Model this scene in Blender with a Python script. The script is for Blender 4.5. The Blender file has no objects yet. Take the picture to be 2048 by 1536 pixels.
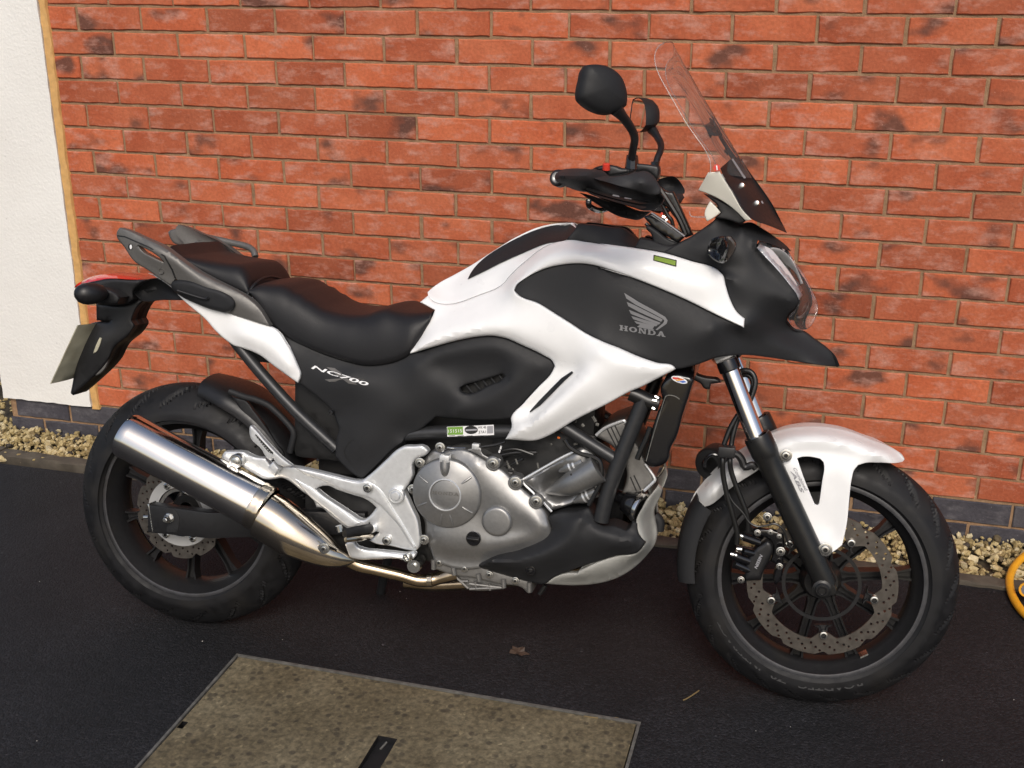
import bpy, bmesh, math, random
import numpy as np
from mathutils import Vector, Matrix
from mathutils.geometry import delaunay_2d_cdt

random.seed(7)
SC = bpy.context.scene
COL = SC.collection
PI = math.pi

# ------------------------------------------------------------------ camera
FPX = 2296.878
CAMP = Vector((1.17341, -3.28866, 1.59588))
def _rot(a, b, c):
    return (Matrix.Rotation(a, 3, 'Z') @ Matrix.Rotation(b, 3, 'X') @ Matrix.Rotation(c, 3, 'Y'))
RCAM = _rot(0.261273, -0.350370, -0.001890)          # columns: right, forward, up
cam_d = bpy.data.cameras.new("camera")
cam = bpy.data.objects.new("camera", cam_d)
COL.objects.link(cam)
cam_d.sensor_fit = 'HORIZONTAL'
cam_d.sensor_width = 36.0
cam_d.lens = FPX / 2048 * 36.0
cam_d.clip_start = 0.05
cam_d.clip_end = 3000
cr, cf, cu = RCAM.col[0], RCAM.col[1], RCAM.col[2]
M4 = Matrix((cr, cu, -cf)).transposed().to_4x4()
M4.translation = CAMP
cam.matrix_world = M4
SC.camera = cam
SC.render.resolution_x = 1024
SC.render.resolution_y = 768

# ------------------------------------------------------------------ light
SUN_EL, SUN_AZ = math.radians(43), math.radians(166)   # azimuth from +Y towards +X
w = bpy.data.worlds.new("World")
SC.world = w
w.use_nodes = True
nt = w.node_tree
bg = nt.nodes['Background']
sky = nt.nodes.new('ShaderNodeTexSky')
sky.sky_type = 'NISHITA'
sky.sun_disc = False
sky.sun_elevation = SUN_EL
sky.sun_rotation = SUN_AZ
sky.air_density = 1.0
sky.dust_density = 4.0
sky.ozone_density = 1.0
nt.links.new(sky.outputs[0], bg.inputs['Color'])
bg.inputs['Strength'].default_value = 0.13
sl = bpy.data.lights.new("sun", 'SUN')
sl.energy = 1.5
sl.angle = math.radians(24)
sl.color = (1.0, 0.965, 0.91)
so = bpy.data.objects.new("sun", sl)
COL.objects.link(so)
sdir = Vector((math.sin(SUN_AZ) * math.cos(SUN_EL), math.cos(SUN_AZ) * math.cos(SUN_EL), math.sin(SUN_EL)))
so.rotation_euler = sdir.to_track_quat('Z', 'Y').to_euler()
so.location = sdir * 20
vs = SC.view_settings
vs.view_transform = 'Standard'
vs.look = 'None'
vs.gamma = 1.0
vs.use_curve_mapping = False
vs.exposure = 0.0

# ------------------------------------------------------------------ bike frame and pixel rays
BX, BY, BYAW, BLEAN = -0.279773, -1.003561, 0.0418335, 0.1815624
EX = Vector((math.cos(BYAW), math.sin(BYAW), 0))
NN = Vector((-math.sin(BYAW), math.cos(BYAW), 0))
UP = Vector((0, 0, 1))
EZ = math.cos(BLEAN) * UP + math.sin(BLEAN) * NN
EY = math.cos(BLEAN) * NN - math.sin(BLEAN) * UP
BO = Vector((BX, BY, 0))
BM = Matrix((EX, EY, EZ)).transposed().to_4x4()
BM.translation = BO
BMI = BM.inverted()
def ray(px, py):
    return RCAM @ Vector(((px - 1024) / FPX, 1.0, -(py - 768) / FPX))
LC = BMI @ CAMP
LR = BMI.to_3x3() @ RCAM
def U(px, py, y):
    """photo measurement -> bike coordinates at side offset y (right side negative)"""
    d = LR @ Vector(((px - 1024) / FPX, 1.0, -(py - 768) / FPX))
    t = (y - LC.y) / d.y
    return LC + d * t
def GP(px, py, z=0.0):
    d = ray(px, py)
    return CAMP + d * ((z - CAMP.z) / d.z)
def ppm(px, py, y):
    return 1.0 / (U(px + 1, py, y) - U(px, py, y)).length
WB, RR, RF = 1.538, 0.312, 0.300
STEER = 0.0224
RAKE = math.radians(27)
_ax = Vector((-math.sin(RAKE), 0, math.cos(RAKE)))
_A = Vector((WB + .110, 0, 0))
FST = Matrix.Translation(_A) @ Matrix.Rotation(STEER, 4, _ax) @ Matrix.Translation(-_A)

# zoom frames used while measuring the photograph: origin x, origin y, scale
ZA = (80, 420, 3.2); ZB = (160, 750, 2.953); ZC = (640, 420, 3.2); ZD = (640, 820, 2.844)
ZE = (1000, 60, 3.2); ZF = (1200, 400, 3.84); ZG = (1300, 700, 2.134)
ZH = (160, 750, 6.146); ZI = (160, 1000, 6.146); ZJ = (400, 1000, 6.146)
ZK = (1340, 880, 4.8); ZL = (1640, 880, 4.8); ZM = (1340, 1120, 5.119); ZN = (1640, 1120, 5.119)
ZO = (400, 750, 5.908); ZP = (800, 860, 7.314); ZQ = (1040, 820, 6.4); ZR = (820, 1000, 3.938)
ZS = (430, 860, 4.655); ZT = (1090, 290, 6.4); ZU = (1280, 720, 7.314)
def g(Z, y, s):
    p = [tuple(float(v) for v in q.split(',')) for q in s.split()]
    n = len(p)
    out = []
    for i, (a, b) in enumerate(p):
        yy = y if not isinstance(y, tuple) else y[0] + (y[1] - y[0]) * (i / max(1, n - 1))
        out.append((Z[0] + a / Z[2], Z[1] + b / Z[2], yy))
    return out

# ------------------------------------------------------------------ materials
MATS = {}
def new_mat(name):
    m = bpy.data.materials.new(name)
    m.use_nodes = True
    b = m.node_tree.nodes['Principled BSDF']
    MATS[name] = m
    return m, m.node_tree, b
def node(nt, t, **kw):
    n = nt.nodes.new(t)
    for k, v in kw.items():
        if k in n.inputs: n.inputs[k].default_value = v
        else: setattr(n, k, v)
    return n
def ramp(nt, src, stops):
    r = nt.nodes.new('ShaderNodeValToRGB')
    e = r.color_ramp.elements
    while len(e) < len(stops): e.new(0.5)
    for i, (p, c) in enumerate(stops):
        e[i].position = p
        e[i].color = c if len(c) == 4 else (*c, 1)
    nt.links.new(src, r.inputs[0])
    return r.outputs[0]
def mixc(nt, fac, a, b, bt='MIX'):
    n = nt.nodes.new('ShaderNodeMix'); n.data_type = 'RGBA'; n.blend_type = bt
    for sock, v in ((n.inputs[0], fac), (n.inputs[6], a), (n.inputs[7], b)):
        if hasattr(v, 'is_output'): nt.links.new(v, sock)
        elif isinstance(v, (int, float)): sock.default_value = v
        else: sock.default_value = (*v, 1) if len(v) == 3 else v
    return n.outputs[2]
def bump(nt, b, h, strength, dist=0.002):
    n = nt.nodes.new('ShaderNodeBump')
    n.inputs['Strength'].default_value = strength
    n.inputs['Distance'].default_value = dist
    nt.links.new(h, n.inputs['Height'])
    nt.links.new(n.outputs[0], b.inputs['Normal'])
def simple(name, col, rough=0.5, metal=0.0, coat=0.0, noise=0.0, nscale=60, bmp=0.0, bscale=300, spec=0.5, dirt=None, bdist=0.001, aniso=None):
    m, nt, b = new_mat(name)
    b.inputs['Roughness'].default_value = rough
    b.inputs['Metallic'].default_value = metal
    b.inputs['Coat Weight'].default_value = coat
    b.inputs['Coat Roughness'].default_value = 0.05
    b.inputs['Specular IOR Level'].default_value = spec
    tc = node(nt, 'ShaderNodeTexCoord')
    c = None
    if noise:
        n = node(nt, 'ShaderNodeTexNoise', Scale=nscale, Detail=4.0)
        nt.links.new(tc.outputs['Object'], n.inputs['Vector'])
        lo = tuple(v * (1 - noise) for v in col); hi = tuple(min(1, v * (1 + noise)) for v in col)
        c = ramp(nt, n.outputs[0], [(0.3, lo), (0.7, hi)])
        rr = node(nt, 'ShaderNodeMapRange'); rr.inputs[1].default_value = .3; rr.inputs[2].default_value = .7
        rr.inputs[3].default_value = max(0.02, rough * (1 - noise)); rr.inputs[4].default_value = min(1, rough * (1 + noise))
        nt.links.new(n.outputs[0], rr.inputs[0]); nt.links.new(rr.outputs[0], b.inputs['Roughness'])
    if dirt:
        n2 = node(nt, 'ShaderNodeTexNoise', Scale=9.0, Detail=6.0)
        nt.links.new(tc.outputs['Object'], n2.inputs['Vector'])
        f = ramp(nt, n2.outputs[0], [(0.5, (0, 0, 0)), (0.72, (1, 1, 1))])
        c = mixc(nt, f, c if c is not None else col, dirt)
    if c is None: b.inputs['Base Color'].default_value = (*col, 1)
    else: nt.links.new(c, b.inputs['Base Color'])
    if bmp:
        n3 = node(nt, 'ShaderNodeTexNoise', Scale=bscale, Detail=3.0)
        nt.links.new(tc.outputs['Object'], n3.inputs['Vector'])
        bump(nt, b, n3.outputs[0], bmp, bdist)
    return m

simple('white_paint', (0.82, 0.825, 0.82), 0.28, coat=0.15, noise=0.03, nscale=20)
simple('white_shaded', (0.36, 0.36, 0.335), 0.40, coat=0.1, noise=0.08, nscale=20)  # pale chin plastic, darkened by shade put into its base colour
simple('matt_plastic', (0.0175, 0.0180, 0.0195), 0.55, noise=0.10, nscale=300, bmp=0.14, bscale=900, spec=0.28)
simple('black_plastic', (0.010, 0.010, 0.011), 0.42, noise=0.15, nscale=120, bmp=0.05, bscale=700)
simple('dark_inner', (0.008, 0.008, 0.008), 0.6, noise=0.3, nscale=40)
simple('gloss_black', (0.006, 0.006, 0.007), 0.16, coat=0.4)
simple('seat_vinyl', (0.012, 0.012, 0.0135), 0.46, noise=0.10, nscale=250, bmp=0.35, bscale=650, spec=0.32, bdist=0.0008)
simple('frame_grey', (0.035, 0.036, 0.038), 0.36, metal=0.35, noise=0.1, nscale=90, bmp=0.04)
simple('rail_grey', (0.135, 0.13, 0.122), 0.42, metal=0.35, noise=0.06, nscale=200, bmp=0.08, bscale=900)
simple('silver_alloy', (0.72, 0.735, 0.74), 0.36, metal=0.6, noise=0.05, nscale=120, bmp=0.03, bscale=900)
simple('engine_silver', (0.28, 0.28, 0.277), 0.38, metal=0.75, noise=0.06, nscale=150, bmp=0.06, bscale=900)
simple('engine_dark', (0.20, 0.195, 0.185), 0.42, metal=0.6, noise=0.10, nscale=90, bmp=0.06, bscale=700)
simple('chrome', (0.83, 0.79, 0.74), 0.14, metal=1.0, noise=0.02, nscale=15)
simple('stanchion_chrome', (0.82, 0.82, 0.83), 0.10, metal=1.0)
simple('polished_steel', (0.62, 0.55, 0.45), 0.13, metal=1.0, noise=0.12, nscale=12)
simple('pipe_gold', (0.42, 0.34, 0.24), 0.20, metal=1.0, noise=0.25, nscale=18)
simple('bolt_steel', (0.62, 0.62, 0.60), 0.25, metal=1.0)
simple('rim_black', (0.013, 0.013, 0.014), 0.42, metal=0.0, noise=0.1, nscale=120, spec=0.3, dirt=(0.018, 0.017, 0.015))
simple('rubber', (0.0095, 0.0095, 0.0105), 0.58, noise=0.2, nscale=45, bmp=0.15, bscale=500, dirt=(0.019, 0.0175, 0.016), spec=0.32)
simple('letter_rubber', (0.021, 0.021, 0.021), 0.7)
simple('disc_steel', (0.135, 0.122, 0.108), 0.36, metal=0.8, noise=0.14, nscale=70)
simple('carrier_silver', (0.55, 0.55, 0.54), 0.4, metal=0.5)
simple('slider_black', (0.018, 0.018, 0.018), 0.30, metal=0.3, noise=0.1, nscale=60)
simple('hose_black', (0.010, 0.010, 0.010), 0.33)
simple('red_lens', (0.65, 0.03, 0.02), 0.12, coat=0.6)
simple('smoke_lens', (0.06, 0.05, 0.045), 0.10, coat=0.5)
simple('plate_back', (0.42, 0.40, 0.30), 0.55, noise=0.15, nscale=30, dirt=(0.25, 0.22, 0.15))
simple('decal_grey', (0.17, 0.17, 0.175), 0.5)
simple('decal_white', (0.80, 0.80, 0.80), 0.4)
simple('decal_dim', (0.11, 0.105, 0.10), 0.5)
simple('decal_text_grey', (0.30, 0.30, 0.32), 0.5)
simple('decal_green', (0.16, 0.32, 0.045), 0.4)
simple('decal_lcd_green', (0.22, 0.32, 0.05), 0.3)
simple('decal_black', (0.01, 0.01, 0.01), 0.45)
simple('decal_red', (0.65, 0.05, 0.03), 0.4)
simple('decal_blue', (0.05, 0.14, 0.50), 0.4)
simple('decal_yellow', (0.75, 0.42, 0.05), 0.4)
simple('decal_orange', (0.70, 0.16, 0.03), 0.4)
simple('cream_sheen', (0.66, 0.64, 0.56), 0.25, coat=0.4)  # cream colour stands in for sky reflected in clear plastic
simple('reflector', (0.85, 0.85, 0.85), 0.35, metal=0.5)
simple('mirror_glass', (0.85, 0.85, 0.85), 0.02, metal=1.0)
simple('sealant', (0.62, 0.36, 0.13), 0.6, noise=0.12, nscale=60, bmp=0.3, bscale=60, bdist=0.003)
simple('hose_yellow', (0.75, 0.36, 0.02), 0.35, noise=0.08, nscale=60)
simple('plug_grey', (0.16, 0.16, 0.18), 0.4)
simple('straw', (0.17, 0.12, 0.05), 0.7)
simple('leaf_brown', (0.06, 0.038, 0.026), 0.7, noise=0.3, nscale=120)
simple('galvanised', (0.16, 0.155, 0.14), 0.6, metal=0.4, noise=0.25, nscale=60)
simple('chip', (0.40, 0.38, 0.35), 0.7)
simple('mortar_brown', (0.33, 0.20, 0.11), 0.9)

def glass(name, tint=(1, 1, 1), refl=0.12, smoke=0.0, ior=1.25):
    m, nt, b = new_mat(name)
    nt.nodes.remove(b)
    out = nt.nodes['Material Output']
    tr = node(nt, 'ShaderNodeBsdfTransparent'); tr.inputs[0].default_value = (*tint, 1)
    gl = node(nt, 'ShaderNodeBsdfGlossy'); gl.inputs['Roughness'].default_value = 0.04
    fr = node(nt, 'ShaderNodeFresnel'); fr.inputs['IOR'].default_value = ior
    ma = node(nt, 'ShaderNodeMath'); ma.operation = 'ADD'; ma.use_clamp = True
    ma.inputs[1].default_value = refl * 0.3
    nt.links.new(fr.outputs[0], ma.inputs[0])
    df = node(nt, 'ShaderNodeBsdfDiffuse'); df.inputs[0].default_value = (0.8, 0.8, 0.8, 1)
    m0 = node(nt, 'ShaderNodeMixShader'); m0.inputs[0].default_value = smoke
    nt.links.new(tr.outputs[0], m0.inputs[1]); nt.links.new(df.outputs[0], m0.inputs[2])
    mx = node(nt, 'ShaderNodeMixShader')
    nt.links.new(ma.outputs[0], mx.inputs[0]); nt.links.new(m0.outputs[0], mx.inputs[1]); nt.links.new(gl.outputs[0], mx.inputs[2])
    nt.links.new(mx.outputs[0], out.inputs[0])
    return m
glass('clear_screen', (0.98, 0.98, 0.97), 0.02, 0.045, 1.14)
glass('lens_clear', (0.98, 0.98, 0.98), 0.15, 0.05, 1.45)
glass('screen_edge', (0.92, 0.93, 0.93), 0.3, 0.16)
simple('matt_plastic_sheen', (0.026, 0.026, 0.028), 0.62, noise=0.1, nscale=300, bmp=0.12, bscale=900, spec=0.3)  # same matt plastic made paler, its sheen put into the base colour

def brick_mat(name, base, alt, dark, pale, dark_amt, pale_amt):
    m, nt, b = new_mat(name)
    oi = node(nt, 'ShaderNodeObjectInfo')
    tc = node(nt, 'ShaderNodeTexCoord')
    ge = node(nt, 'ShaderNodeNewGeometry')
    P = ge.outputs['Position']
    # per-piece shift so that no two bricks carry the same marks
    wn = node(nt, 'ShaderNodeTexWhiteNoise'); wn.noise_dimensions = '1D'
    nt.links.new(oi.outputs['Random'], wn.inputs['W'])
    sc = node(nt, 'ShaderNodeVectorMath'); sc.operation = 'SCALE'; sc.inputs['Scale'].default_value = 37.0
    nt.links.new(wn.outputs['Color'], sc.inputs[0])
    ad = node(nt, 'ShaderNodeVectorMath'); ad.operation = 'ADD'
    nt.links.new(P, ad.inputs[0]); nt.links.new(sc.outputs[0], ad.inputs[1])
    V = ad.outputs[0]
    n1 = node(nt, 'ShaderNodeTexNoise', Scale=7.0, Detail=3.0); nt.links.new(V, n1.inputs['Vector'])
    f1 = ramp(nt, n1.outputs[0], [(0.35, (0, 0, 0)), (0.68, (1, 1, 1))])
    c = mixc(nt, f1, base, alt)
    # overall tone of each brick
    tone = ramp(nt, wn.outputs['Value'], [(0.0, (0.70, 0.68, 0.70)), (0.25, (0.90, 0.88, 0.90)), (0.6, (1, 1, 1)), (1.0, (1.16, 1.12, 1.06))])
    c = mixc(nt, 1.0, c, tone, 'MULTIPLY')
    # burnt patches, larger than the grain and stopping at the brick's edge
    mp = node(nt, 'ShaderNodeMapping'); mp.inputs['Scale'].default_value = (1.0, 1.0, 1.6)
    nt.links.new(V, mp.inputs[0])
    n2 = node(nt, 'ShaderNodeTexNoise', Scale=6.5, Detail=2.5, Roughness=0.5); nt.links.new(mp.outputs[0], n2.inputs['Vector'])
    f2 = ramp(nt, n2.outputs[0], [(0.60 - dark_amt, (0, 0, 0)), (0.70 - dark_amt * .7, (1, 1, 1))])
    fm = node(nt, 'ShaderNodeMath'); fm.operation = 'MULTIPLY'; fm.inputs[1].default_value = 0.80
    nt.links.new(f2, fm.inputs[0])
    c = mixc(nt, fm.outputs[0], c, dark)
    # pale bloom
    mp2 = node(nt, 'ShaderNodeMapping'); mp2.inputs['Scale'].default_value = (1, 1, 2.2); mp2.inputs['Location'].default_value = (11, 3, 5)
    nt.links.new(V, mp2.inputs[0])
    n3 = node(nt, 'ShaderNodeTexNoise', Scale=14.0, Detail=9.0, Roughness=0.66); nt.links.new(mp2.outputs[0], n3.inputs['Vector'])
    f3 = ramp(nt, n3.outputs[0], [(0.50, (0, 0, 0)), (0.70, (pale_amt,) * 3)])
    c = mixc(nt, f3, c, pale)
    # grit specks
    n4 = node(nt, 'ShaderNodeTexNoise', Scale=260.0, Detail=2.0); nt.links.new(V, n4.inputs['Vector'])
    f4 = ramp(nt, n4.outputs[0], [(0.70, (0, 0, 0)), (0.76, (0.6, 0.6, 0.6))])
    c = mixc(nt, f4, c, pale)
    n5 = node(nt, 'ShaderNodeTexNoise', Scale=120.0, Detail=4.0); nt.links.new(V, n5.inputs['Vector'])
    g5 = ramp(nt, n5.outputs[0], [(0.3, (0.86, 0.86, 0.86)), (0.7, (1.1, 1.1, 1.1))])
    c = mixc(nt, 1.0, c, g5, 'MULTIPLY')
    nt.links.new(c, b.inputs['Base Color'])
    b.inputs['Roughness'].default_value = 0.82
    b.inputs['Specular IOR Level'].default_value = 0.25
    hs = node(nt, 'ShaderNodeMath'); hs.operation = 'ADD'
    nt.links.new(n5.outputs[0], hs.inputs[0]); nt.links.new(n3.outputs[0], hs.inputs[1])
    bump(nt, b, hs.outputs[0], 0.5, 0.003)
brick_mat('brick_red', (0.425, 0.104, 0.046), (0.51, 0.150, 0.072), (0.075, 0.046, 0.038), (0.57, 0.31, 0.24), 0.015, 0.66)
brick_mat('brick_blue', (0.052, 0.050, 0.060), (0.085, 0.082, 0.094), (0.030, 0.028, 0.033), (0.30, 0.29, 0.30), 0.02, 0.25)

def ground_mats():
    # mortar
    m = MATS['mortar_brown']; nt = m.node_tree; b = nt.nodes['Principled BSDF']
    ge = node(nt, 'ShaderNodeNewGeometry')
    n = node(nt, 'ShaderNodeTexNoise', Scale=30.0, Detail=8.0, Roughness=0.7); nt.links.new(ge.outputs['Position'], n.inputs['Vector'])
    n2 = node(nt, 'ShaderNodeTexNoise', Scale=350.0, Detail=3.0); nt.links.new(ge.outputs['Position'], n2.inputs['Vector'])
    c = ramp(nt, n.outputs[0], [(0.3, (0.22, 0.135, 0.075)), (0.55, (0.33, 0.205, 0.115)), (0.75, (0.42, 0.29, 0.18))])
    nt.links.new(c, b.inputs['Base Color'])
    a = node(nt, 'ShaderNodeMath'); a.operation = 'ADD'; nt.links.new(n.outputs[0], a.inputs[0]); nt.links.new(n2.outputs[0], a.inputs[1])
    bump(nt, b, a.outputs[0], 0.7, 0.004)
    # tarmac
    m, nt, b = new_mat('tarmac')
    ge = node(nt, 'ShaderNodeNewGeometry'); P = ge.outputs['Position']
    v = node(nt, 'ShaderNodeTexVoronoi', Scale=190.0); nt.links.new(P, v.inputs['Vector'])
    n = node(nt, 'ShaderNodeTexNoise', Scale=2.2, Detail=6.0, Roughness=0.6); nt.links.new(P, n.inputs['Vector'])
    n3 = node(nt, 'ShaderNodeTexNoise', Scale=500.0, Detail=2.0); nt.links.new(P, n3.inputs['Vector'])
    c = ramp(nt, n.outputs[0], [(0.3, (0.0078, 0.0076, 0.0088)), (0.5, (0.0112, 0.0110, 0.0128)), (0.72, (0.0170, 0.0168, 0.0195))])
    stone = ramp(nt, v.outputs['Color'], [(0.0, (0.40, 0.40, 0.40)), (0.5, (0.95, 0.95, 0.95)), (0.88, (1.6, 1.6, 1.6)), (0.97, (2.4, 2.35, 2.3)), (1.0, (7.0, 6.8, 6.5))])
    c = mixc(nt, 1.0, c, stone, 'MULTIPLY')
    nt.links.new(c, b.inputs['Base Color'])
    b.inputs['Roughness'].default_value = 0.72
    b.inputs['Specular IOR Level'].default_value = 0.32
    iv = node(nt, 'ShaderNodeMath'); iv.operation = 'SUBTRACT'; iv.inputs[0].default_value = 1.0
    nt.links.new(v.outputs['Distance'], iv.inputs[1])
    ad = node(nt, 'ShaderNodeMath'); ad.operation = 'ADD'; nt.links.new(iv.outputs[0], ad.inputs[0]); nt.links.new(n3.outputs[0], ad.inputs[1])
    bump(nt, b, ad.outputs[0], 0.85, 0.003)
    # exposed aggregate concrete of the cover
    m, nt, b = new_mat('cover_concrete')
    ge = node(nt, 'ShaderNodeNewGeometry'); P = ge.outputs['Position']
    n = node(nt, 'ShaderNodeTexNoise', Scale=5.0, Detail=7.0, Roughness=0.65); nt.links.new(P, n.inputs['Vector'])
    n2 = node(nt, 'ShaderNodeTexNoise', Scale=75.0, Detail=4.0, Roughness=0.6); nt.links.new(P, n2.inputs['Vector'])
    v = node(nt, 'ShaderNodeTexVoronoi', Scale=48.0); nt.links.new(P, v.inputs['Vector'])
    v2 = node(nt, 'ShaderNodeTexVoronoi', Scale=150.0); nt.links.new(P, v2.inputs['Vector'])
    c = ramp(nt, n.outputs[0], [(0.30, (0.096, 0.076, 0.042)), (0.5, (0.142, 0.116, 0.070)), (0.72, (0.198, 0.168, 0.108))])
    g2 = ramp(nt, n2.outputs[0], [(0.3, (0.55, 0.55, 0.52)), (0.7, (1.35, 1.32, 1.28))])
    c = mixc(nt, 1.0, c, g2, 'MULTIPLY')
    cell = ramp(nt, v.outputs['Color'], [(0.0, (1, 1, 1)), (0.36, (1, 1, 1)), (0.42, (0, 0, 0)), (1, (0, 0, 0))])
    rad = ramp(nt, v.outputs['Distance'], [(0.28, (1, 1, 1)), (0.42, (0, 0, 0))])
    msk = mixc(nt, 1.0, cell, rad, 'MULTIPLY')
    mm = node(nt, 'ShaderNodeMath'); mm.operation = 'MULTIPLY'; mm.inputs[1].default_value = 0.60
    nt.links.new(msk, mm.inputs[0])
    c = mixc(nt, mm.outputs[0], c, (0.030, 0.024, 0.017))
    sp = ramp(nt, v2.outputs['Color'], [(0.0, (0.7, 0.7, 0.7)), (0.85, (1.05, 1.05, 1.05)), (1.0, (1.7, 1.7, 1.65))])
    c = mixc(nt, 1.0, c, sp, 'MULTIPLY')
    nt.links.new(c, b.inputs['Base Color'])
    b.inputs['Roughness'].default_value = 0.75
    bump(nt, b, n2.outputs[0], 0.6, 0.003)
    # render
    m, nt, b = new_mat('wall_render')
    ge = node(nt, 'ShaderNodeNewGeometry'); P = ge.outputs['Position']
    n = node(nt, 'ShaderNodeTexNoise', Scale=110.0, Detail=5.0); nt.links.new(P, n.inputs['Vector'])
    n2 = node(nt, 'ShaderNodeTexNoise', Scale=3.0, Detail=5.0); nt.links.new(P, n2.inputs['Vector'])
    c = ramp(nt, n2.outputs[0], [(0.3, (0.79, 0.775, 0.735)), (0.7, (0.85, 0.84, 0.80))])
    n6 = node(nt, 'ShaderNodeTexNoise', Scale=70.0, Detail=2.0); nt.links.new(P, n6.inputs['Vector'])
    f6 = ramp(nt, n6.outputs[0], [(0.70, (0, 0, 0)), (0.78, (0.35, 0.35, 0.35))])
    c = mixc(nt, f6, c, (0.35, 0.34, 0.32))
    nt.links.new(c, b.inputs['Base Color'])
    b.inputs['Roughness'].default_value = 0.85
    bump(nt, b, n.outputs[0], 0.55, 0.003)
    # edging
    m, nt, b = new_mat('edging_concrete')
    ge = node(nt, 'ShaderNodeNewGeometry'); P = ge.outputs['Position']
    n = node(nt, 'ShaderNodeTexNoise', Scale=14.0, Detail=9.0, Roughness=0.7); nt.links.new(P, n.inputs['Vector'])
    c = ramp(nt, n.outputs[0], [(0.3, (0.045, 0.037, 0.028)), (0.55, (0.080, 0.066, 0.048)), (0.75, (0.13, 0.115, 0.09))])
    nt.links.new(c, b.inputs['Base Color'])
    b.inputs['Roughness'].default_value = 0.85
    bump(nt, b, n.outputs[0], 0.7, 0.004)
    # gravel
    m, nt, b = new_mat('gravel_stone')
    ge = node(nt, 'ShaderNodeNewGeometry'); P = ge.outputs['Position']
    at = node(nt, 'ShaderNodeAttribute'); at.attribute_name = 'tone'
    c = ramp(nt, at.outputs['Fac'], [(0.0, (0.030, 0.025, 0.020)), (0.05, (0.05, 0.04, 0.03)), (0.09, (0.26, 0.195, 0.085)), (0.4, (0.40, 0.315, 0.145)), (0.75, (0.52, 0.425, 0.225)), (1.0, (0.60, 0.53, 0.35))])
    n = node(nt, 'ShaderNodeTexNoise', Scale=90.0, Detail=5.0); nt.links.new(P, n.inputs['Vector'])
    g2 = ramp(nt, n.outputs[0], [(0.3, (0.7, 0.68, 0.62)), (0.7, (1.15, 1.12, 1.1))])
    c = mixc(nt, 1.0, c, g2, 'MULTIPLY')
    nt.links.new(c, b.inputs['Base Color'])
    b.inputs['Roughness'].default_value = 0.8
    bump(nt, b, n.outputs[0], 0.4, 0.003)
    m, nt, b = new_mat('soil')
    ge = node(nt, 'ShaderNodeNewGeometry'); P = ge.outputs['Position']
    n = node(nt, 'ShaderNodeTexNoise', Scale=60.0, Detail=6.0); nt.links.new(P, n.inputs['Vector'])
    c = ramp(nt, n.outputs[0], [(0.3, (0.02, 0.015, 0.01)), (0.7, (0.09, 0.07, 0.04))])
    nt.links.new(c, b.inputs['Base Color']); b.inputs['Roughness'].default_value = 0.9
ground_mats()

# ------------------------------------------------------------------ object helpers
def finish(name, me, mat, parent=None, smooth=35):
    mats = mat if isinstance(mat, (list, tuple)) else [mat]
    for mm in mats: me.materials.append(MATS[mm])
    if smooth:
        me.polygons.foreach_set('use_smooth', [True] * len(me.polygons))
        me.set_sharp_from_angle(angle=math.radians(smooth))
    o = bpy.data.objects.new(name, me)
    COL.objects.link(o)
    if parent is not None: o.parent = parent
    return o
def from_py(name, V, F, mat, parent=None, smooth=35, mi=None, recalc=True):
    me = bpy.data.meshes.new(name)
    me.from_pydata([tuple(v) for v in V], [], F)
    if mi is not None: me.polygons.foreach_set('material_index', mi)
    if recalc:
        bm = bmesh.new(); bm.from_mesh(me)
        bmesh.ops.recalc_face_normals(bm, faces=bm.faces)
        bm.to_mesh(me); bm.free()
    me.update()
    return finish(name, me, mat, parent, smooth)
def tag(o, label=None, cat=None, group=None, kind=None):
    if label: o['label'] = label
    if cat: o['category'] = cat
    if group: o['group'] = group
    if kind: o['kind'] = kind
    return o
def empty(name, loc=(0, 0, 0)):
    o = bpy.data.objects.new(name, None); COL.objects.link(o); o.location = loc
    o.empty_display_size = 0.2
    return o
def dup(o, parent=None):
    c = o.copy(); COL.objects.link(c)
    if parent is not None: c.parent = parent
    return c

def catmull(pts, n=4, closed=False, corner=50, px=None):
    P = [np.array(p, float) for p in pts]
    N = len(P); out = []
    rng = range(N if closed else N - 1)
    def is_corner(i):
        if not closed and (i == 0 or i == N - 1): return True
        a = P[i][:2] - P[i - 1][:2]; b = P[(i + 1) % N][:2] - P[i][:2]
        la, lb = np.linalg.norm(a), np.linalg.norm(b)
        if la < 1e-9 or lb < 1e-9: return True
        c = np.clip(a @ b / la / lb, -1, 1)
        return math.degrees(math.acos(c)) > corner
    cor = [is_corner(i) for i in range(N)]
    for i in rng:
        p1, p2 = P[i], P[(i + 1) % N]
        L = np.linalg.norm(p2 - p1)
        t1 = np.zeros_like(p1); t2 = np.zeros_like(p1)
        if cor[i]: t1 = None
        else:
            a, b = p1 - P[i - 1], p2 - p1
            la, lb = np.linalg.norm(a), np.linalg.norm(b)
            t1 = (a / la * lb + b / lb * la) / (la + lb) * L
        if cor[(i + 1) % N]: t2 = None
        else:
            q = P[(i + 2) % N]
            a, b = p2 - p1, q - p2
            la, lb = np.linalg.norm(a), np.linalg.norm(b)
            t2 = (a / la * lb + b / lb * la) / (la + lb) * L
        if px: n = int(min(40, max(1, math.ceil(np.linalg.norm((p2 - p1)[:2]) / px))))
        d = p2 - p1
        if t1 is None and t2 is None: t1 = t2 = d
        elif t1 is None: t1 = 1.5 * d - 0.5 * t2
        elif t2 is None: t2 = 1.5 * d - 0.5 * t1
        for k in range(n):
            s = k / n
            h00 = 2 * s**3 - 3 * s**2 + 1; h10 = s**3 - 2 * s**2 + s; h01 = -2 * s**3 + 3 * s**2; h11 = s**3 - s**2
            out.append(h00 * p1 + h10 * t1 + h01 * p2 + h11 * t2)
    if not closed: out.append(P[-1])
    return out
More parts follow.
